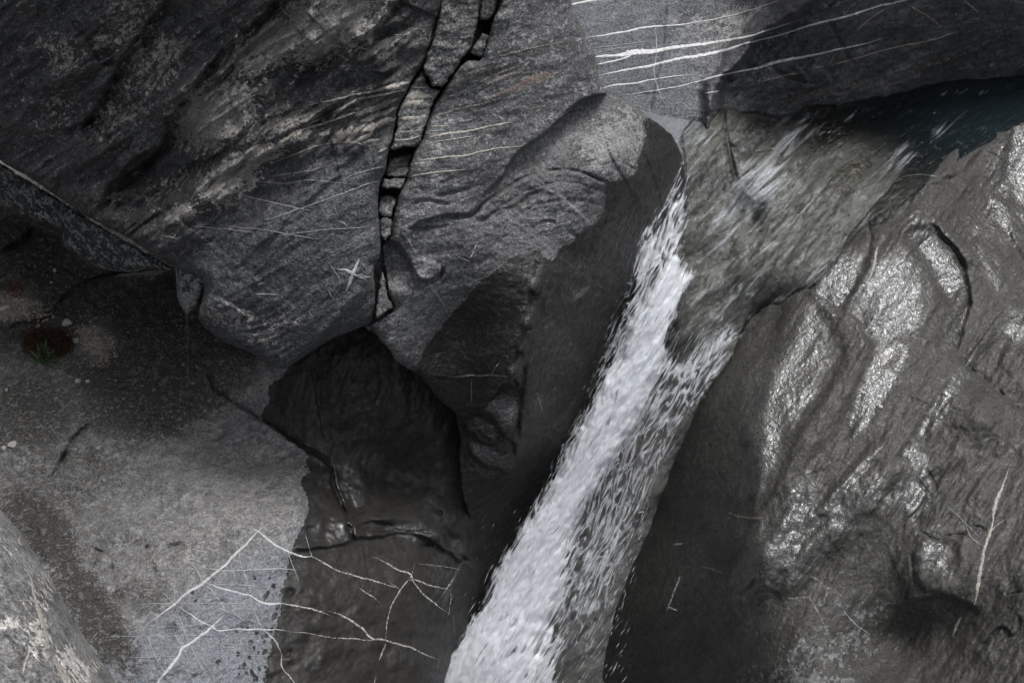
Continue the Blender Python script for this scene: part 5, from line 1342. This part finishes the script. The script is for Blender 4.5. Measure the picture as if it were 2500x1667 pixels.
def make_spray():
    rng = np.random.default_rng(5)
    n = 1300
    L = resample(np.array(FALL_OUT[:20], float), 6)
    Rr = resample(np.array(FALL_OUT[22:32], float), 6)
    k = rng.random(n)
    i = rng.integers(0, len(L), n)
    j = rng.integers(0, len(Rr), n)
    left = k < 0.5
    fall = k > 0.72
    px = np.where(left, L[i, 0] + np.abs(rng.normal(0, 36, n)) + 24, Rr[j, 0] - np.abs(rng.normal(0, 60, n)) - 40)
    py = np.where(left, L[i, 1] + rng.normal(0, 16, n), Rr[j, 1] + rng.normal(0, 16, n))
    c = resample(np.array(CORE, float), 6)
    m = rng.integers(0, len(c), n)
    px = np.where(fall, c[m, 0] + rng.normal(0, 1, n) * c[m, 2] * 0.9, px)
    py = np.where(fall, c[m, 1], py)
    ok = (py < 1720) & (py > 430)
    px, py = px[ok], py[ok]
    n = len(px)
    d = FALL.depth(px, py) - 0.12 - np.abs(rng.normal(0, 0.10, n))
    ln = np.exp(rng.normal(2.5, 0.45, n)) * 0.9
    wd = np.clip(np.exp(rng.normal(-0.9, 0.35, n)), 0.2, 0.7)
    an = np.radians(62 + rng.normal(0, 5, n))
    dx, dy = -np.cos(an), np.sin(an)
    A = at(px - dx * ln, py - dy * ln, d)
    B = at(px + dx * ln, py + dy * ln, d + ln * 0.002)
    C = []
    for q in range(4):
        a = math.pi / 2 * q
        C.append(at(px + dx * ln * 0.2 - dy * wd * math.cos(a), py + dy * ln * 0.2 + dx * wd * math.cos(a), d + wd * 0.003 * math.sin(a)))
    V = np.stack([A, B] + C, 1)
    base = np.arange(n)[:, None] * 6
    T = np.concatenate([np.stack([base[:, 0], base[:, 0] + 2 + q, base[:, 0] + 2 + (q + 1) % 4], -1) for q in range(4)] +
                       [np.stack([base[:, 0] + 1, base[:, 0] + 2 + (q + 1) % 4, base[:, 0] + 2 + q], -1) for q in range(4)])
    k = NT('spray_white')
    df = k.n('BsdfDiffuse', Color=(0.82, 0.85, 0.88, 1))
    tl = k.n('BsdfTranslucent', Color=(0.80, 0.84, 0.88, 1))
    mx = k.n('MixShader', i0=0.4, i1=df, i2=tl)
    ob = quads('spray', V.reshape(-1, 3), T, k.out(mx), fall_ob)
    ob['kind'] = 'stuff'
make_spray()

# ------------------------------------------------------------------ small things on the rocks
import bmesh
def pebble(px, py, r_px, rel, mat, label, seed, flat=0.6, el=1.0, name='pebble', group=None, ang=0.0, cat='pebble'):
    bm = bmesh.new()
    bmesh.ops.create_icosphere(bm, subdivisions=2, radius=1.0)
    rng = random.Random(seed)
    pl = [(Vector((rng.gauss(0, 1), rng.gauss(0, 1), rng.gauss(0, 1))).normalized(), rng.uniform(0.62, 0.9)) for _ in range(9)]
    for v in bm.verts:
        for n_, k_ in pl:
            e = v.co.dot(n_) - k_
            if e > 0:
                v.co -= n_ * e
    d = float(rel.depth(px, py))
    s = r_px * d / FOC
    me = bpy.data.meshes.new(name)
    bm.to_mesh(me)
    bm.free()
    me.materials.append(mat)
    ob = bpy.data.objects.new(name, me)
    COL.objects.link(ob)
    ob.location = at(px, py, d - s * 0.35)
    ob.rotation_euler = (math.pi / 2 - PITCH - 0.5, 0, math.radians(ang))
    ob.scale = (s * el, s, s * flat)
    return tag(ob, label, cat, group)

M['bone'] = simple('pale_stone', (0.20, 0.19, 0.17), (0.50, 0.48, 0.45), 60, 0.8)
M['grey'] = simple('grey_pebble', (0.12, 0.12, 0.12), (0.26, 0.26, 0.25), 60, 0.8)
M['moss'] = simple('brown_moss', (0.020, 0.011, 0.006), (0.055, 0.030, 0.016), 60, 0.9)
M['leaf'] = simple('green_leaf', (0.020, 0.045, 0.020), (0.05, 0.085, 0.04), 40, 0.6)
M['twig'] = simple('dry_twig', (0.08, 0.065, 0.05), (0.20, 0.17, 0.13), 60, 0.85)

for i, (px, py, rr, lab, m, fl, el, an) in enumerate([
    (163, 787, 11, 'white jagged stone above the brown moss clump on the dirt', 'bone', .7, 1.3, 25),
    (95, 797, 6, 'small white stone at the upper left of the brown moss clump', 'bone', .7, 1.2, 30),
    (163, 818, 6, 'small square white stone at the right edge of the brown moss clump', 'bone', .6, 1.0, 40),
    (182, 831, 9, 'low pale stone lying just right of the brown moss clump', 'bone', .4, 1.5, -5),
    (190, 929, 8, 'lone round white stone on the open dirt below the moss clump', 'bone', .8, 1.0, 0),
    (214, 930, 5, 'tiny pale stone just right of the lone round white stone', 'bone', .6, 1.2, 20),
    (15, 951, 6, 'small angular white stone on the dirt at the left edge', 'bone', .6, 0.7, 20),
    (8, 752, 9, 'white stone in the sunlit gravel at the left edge', 'bone', .5, 1.8, 20),
    (133, 660, 6, 'upper of two pale pebbles on the dark dirt under the tilted slab', 'bone', .7, 1.0, -40),
    (125, 689, 4, 'lower of two pale pebbles on the dark dirt under the tilted slab', 'bone', .7, 1.0, 30),
    (447, 890, 5, 'pale pebble in the shadow below the pointed stone', 'grey', .6, 1.3, 30),
    (30, 1085, 10, 'broken white stone on grey rubble at the left edge', 'bone', .4, 1.2, 40),
    (10, 1093, 7, 'small round white stone beside the broken one at the left edge', 'bone', .6, 1.0, 0),
    (241, 1092, 7, 'pale flat stone on the grey ledge above the long crack', 'grey', .5, 1.2, 60),
    (602, 1000, 5, 'thin upright stone lodged at the crack in the ledge', 'grey', .6, .6, 80),
    (2107, 957, 6, 'upper of two white stones on the wet slope', 'bone', .7, .9, 70),
    (2150, 993, 6, 'lower of two white stones on the wet slope', 'bone', .8, 1.0, 10)]):
    pebble(px, py, rr, SLOPE if px > 1500 else LEDGE, M[m], lab, 300 + i, fl, el, ang=an, group='loose pale stones on the ledge' if px < 1500 else 'white stones on the wet slope')

def scatter_gravel(spots, seed, mat, label):
    rng = np.random.default_rng(seed)
    px = np.concatenate([rng.normal(a, c * .6, n) for a, b, c, e, n in spots])
    py = np.concatenate([rng.normal(b, e * .6, n) for a, b, c, e, n in spots])
    ok = (px > -200) & (px < 640) & (py > 560)
    px, py = px[ok], py[ok]
    n = len(px)
    rr = np.clip(np.exp(rng.normal(0.5, 0.55, n)), 0.6, 7.0) * 0.0032
    base = np.array([(1, 0, 0), (-1, 0, 0), (0, 1, 0), (0, -1, 0), (0, 0, 1), (0, 0, -1)], float)
    V = base[None] * rr[:, None, None] * rng.uniform(0.5, 1.3, (n, 6, 1))
    th = rng.uniform(0, 6.28, n)
    c, s = np.cos(th)[:, None], np.sin(th)[:, None]
    V = np.stack([V[..., 0] * c - V[..., 1] * s, V[..., 0] * s + V[..., 1] * c, V[..., 2] * 0.7], -1)
    V += at(px, py, LEDGE.depth(px, py) - rr * 0.3)[:, None]
    f = np.array([(0, 2, 4), (2, 1, 4), (1, 3, 4), (3, 0, 4), (2, 0, 5), (1, 2, 5), (3, 1, 5), (0, 3, 5)])
    T = (np.arange(n)[:, None, None] * 6 + f[None]).reshape(-1, 3)
    ob = quads('gravel', V.reshape(-1, 3), T, mat, None, False)
    tag(ob, label, 'gravel', None, 'stuff')
SPOTS = [(330, 900, 260, 150, 900), (120, 900, 220, 140, 600), (400, 1000, 220, 90, 450), (150, 1100, 220, 90, 350), (480, 800, 160, 90, 350), (560, 960, 90, 50, 160), (250, 640, 240, 60, 250)]
scatter_gravel(SPOTS, 12, simple('gravel_stone', (0.05, 0.045, 0.04), (0.26, 0.235, 0.205), 25, 0.9), 'loose gravel and crumbs scattered over the dirt of the ledge')
M['sand'] = simple('sandy_gravel', (0.12, 0.105, 0.085), (0.40, 0.35, 0.29), 25, 0.9)  # paler, warmer gravel: patches of sunlight painted into its colour
scatter_gravel([(20, 735, 40, 22, 420), (60, 752, 46, 18, 380), (5, 765, 40, 20, 260), (90, 775, 40, 12, 160), (40, 720, 60, 30, 160)], 13, M['sand'], 'gravel coloured as a sunlit patch on the ledge at the left edge of the picture')
scatter_gravel([(212, 812, 26, 12, 220), (232, 838, 20, 20, 300), (250, 866, 16, 18, 220), (240, 850, 50, 40, 220), (205, 800, 30, 10, 80)], 14, M['sand'], 'gravel coloured as a sunlit patch just right of the brown moss clump')

def tuft(name, px, py, rx, ry, n, ln, wd, mat, label, seed, cat, droop=0.5):
    """clump of narrow blades, each bent once"""
    rng = np.random.default_rng(seed)
    a, q = rng.uniform(0, 6.283, n), np.sqrt(rng.random(n))
    x, y = px + rx * q * np.cos(a), py + ry * q * np.sin(a)
    root = at(x, y, LEDGE.depth(x, y) + 0.005)
    up = np.array((0, -0.25, 0.95))
    out = np.stack([np.cos(a) * q, rng.normal(0, .3, n), -np.sin(a) * q * 0.5], -1) + rng.normal(0, 0.45, (n, 3))
    l = ln * rng.uniform(0.5, 1.2, n)[:, None]
    mid = root + (up * 0.6 + out * 0.4) * l * 0.55
    tip = mid + (up * (0.25 - droop * 0.3) + out * 0.8) * l * 0.5
    side = np.cross(out, up)
    side /= np.linalg.norm(side, axis=1)[:, None] + 1e-6
    w = wd * rng.uniform(0.6, 1.3, n)[:, None]
    V = np.stack([root - side * w * .6, root + side * w * .6, mid + side * w, mid - side * w, tip], 1)
    b = np.arange(n)[:, None] * 5
    T = np.concatenate([b + np.array([[0, 1, 2]]), b + np.array([[0, 2, 3]]), b + np.array([[3, 2, 4]])])
    ob = quads(name, V.reshape(-1, 3), T, mat)
    return tag(ob, label, cat)
tuft('moss_clump', 118, 842, 52, 34, 1500, 0.10, 0.0035, M['moss'], 'dark brown moss clump below the white stones on the dirt', 401, 'moss')
tuft('leafy_plant', 110, 872, 20, 18, 170, 0.09, 0.008, M['leaf'], 'small green leafy plant at the foot of the brown moss clump', 402, 'plant')
tuft('dry_plant', 42, 715, 12, 16, 70, 0.14, 0.0026, simple('rust_stem', (0.06, 0.025, 0.012), (0.14, 0.06, 0.03), 60, 0.9), 'rusty dried plant standing in the sunlit gravel at left', 403, 'plant', 0.1)
tuft('grass_tuft', 138, 752, 10, 8, 22, 0.10, 0.0022, M['twig'], 'small dry grass tuft at the end of the dark fissure', 404, 'grass', 0.9)

def stick(pts, rad, label, rel=LEDGE, lift=0.012, name='twig'):
    p = wiggle(pts, 1.5, 5, 30, len(pts) + int(pts[0][0]))
    P = at(p[:, 0], p[:, 1], rel.depth(p[:, 0], p[:, 1]) - lift)
    n, S = len(P), 6
    tg = np.gradient(P, axis=0)
    tg /= np.linalg.norm(tg, axis=1)[:, None]
    a = np.cross(tg, FWD)
    a /= np.linalg.norm(a, axis=1)[:, None]
    b = np.cross(tg, a)
    rr = rad * np.linspace(1, 0.45, n)[:, None]
    V = np.stack([P + rr * (a * math.cos(t) + b * math.sin(t)) for t in np.linspace(0, 2 * math.pi, S, endpoint=False)], 1).reshape(-1, 3)
    F = np.array([(i * S + k, i * S + (k + 1) % S, (i + 1) * S + (k + 1) % S, (i + 1) * S + k) for i in range(n - 1) for k in range(S)])
    ob = quads(name, V, F, M['twig'])
    return tag(ob, label, 'twig', 'dry twigs lying on the ledge')
stick([(258, 814), (275, 812), (292, 815)], 0.004, 'short twig lying on dirt right of the moss clump')
stick([(396, 878), (408, 855), (422, 836)], 0.005, 'slanting twig on the dirt left of the shadowed rim')
stick([(350, 926), (362, 914), (374, 908)], 0.004, 'small twig on the ledge below the slanting twig')
stick([(366, 1155), (370, 1172), (364, 1200), (366, 1215)], 0.003, 'thin curved twig on the dusty grey ledge')
stick([(186, 1282), (190, 1262), (186, 1240), (165, 1222)], 0.004, 'bent twig near the boulder in the lower left')

def rootlets():
    """two fine roots hanging from the pointed stone"""
    for i, (x0, x1, y1) in enumerate(((455, 452, 850), (458, 458, 905))):
        t = np.linspace(0, 1, 30)
        px = x0 + (x1 - x0) * t + 2.0 * fbm(t * 4, t * 0 + i, 7 + i, 3)
        py = 765 + (y1 - 765) * t
        P = at(px, py, 10.02 + 0.2 * t)
        V = np.stack([P + 0.0016 * np.array((math.cos(a), math.sin(a), 0)) for a in (0, 2.1, 4.2)], 1).reshape(-1, 3)
        F = np.array([(j * 3 + k, j * 3 + (k + 1) % 3, j * 3 + 3 + (k + 1) % 3, j * 3 + 3 + k) for j in range(29) for k in range(3)])
        ob = quads('hanging_root', V, F, M['twig'])
        tag(ob, ('shorter' if i == 0 else 'longer') + ' of two hair-thin roots hanging from the pointed stone', 'root', 'roots hanging from the pointed stone')
rootlets()
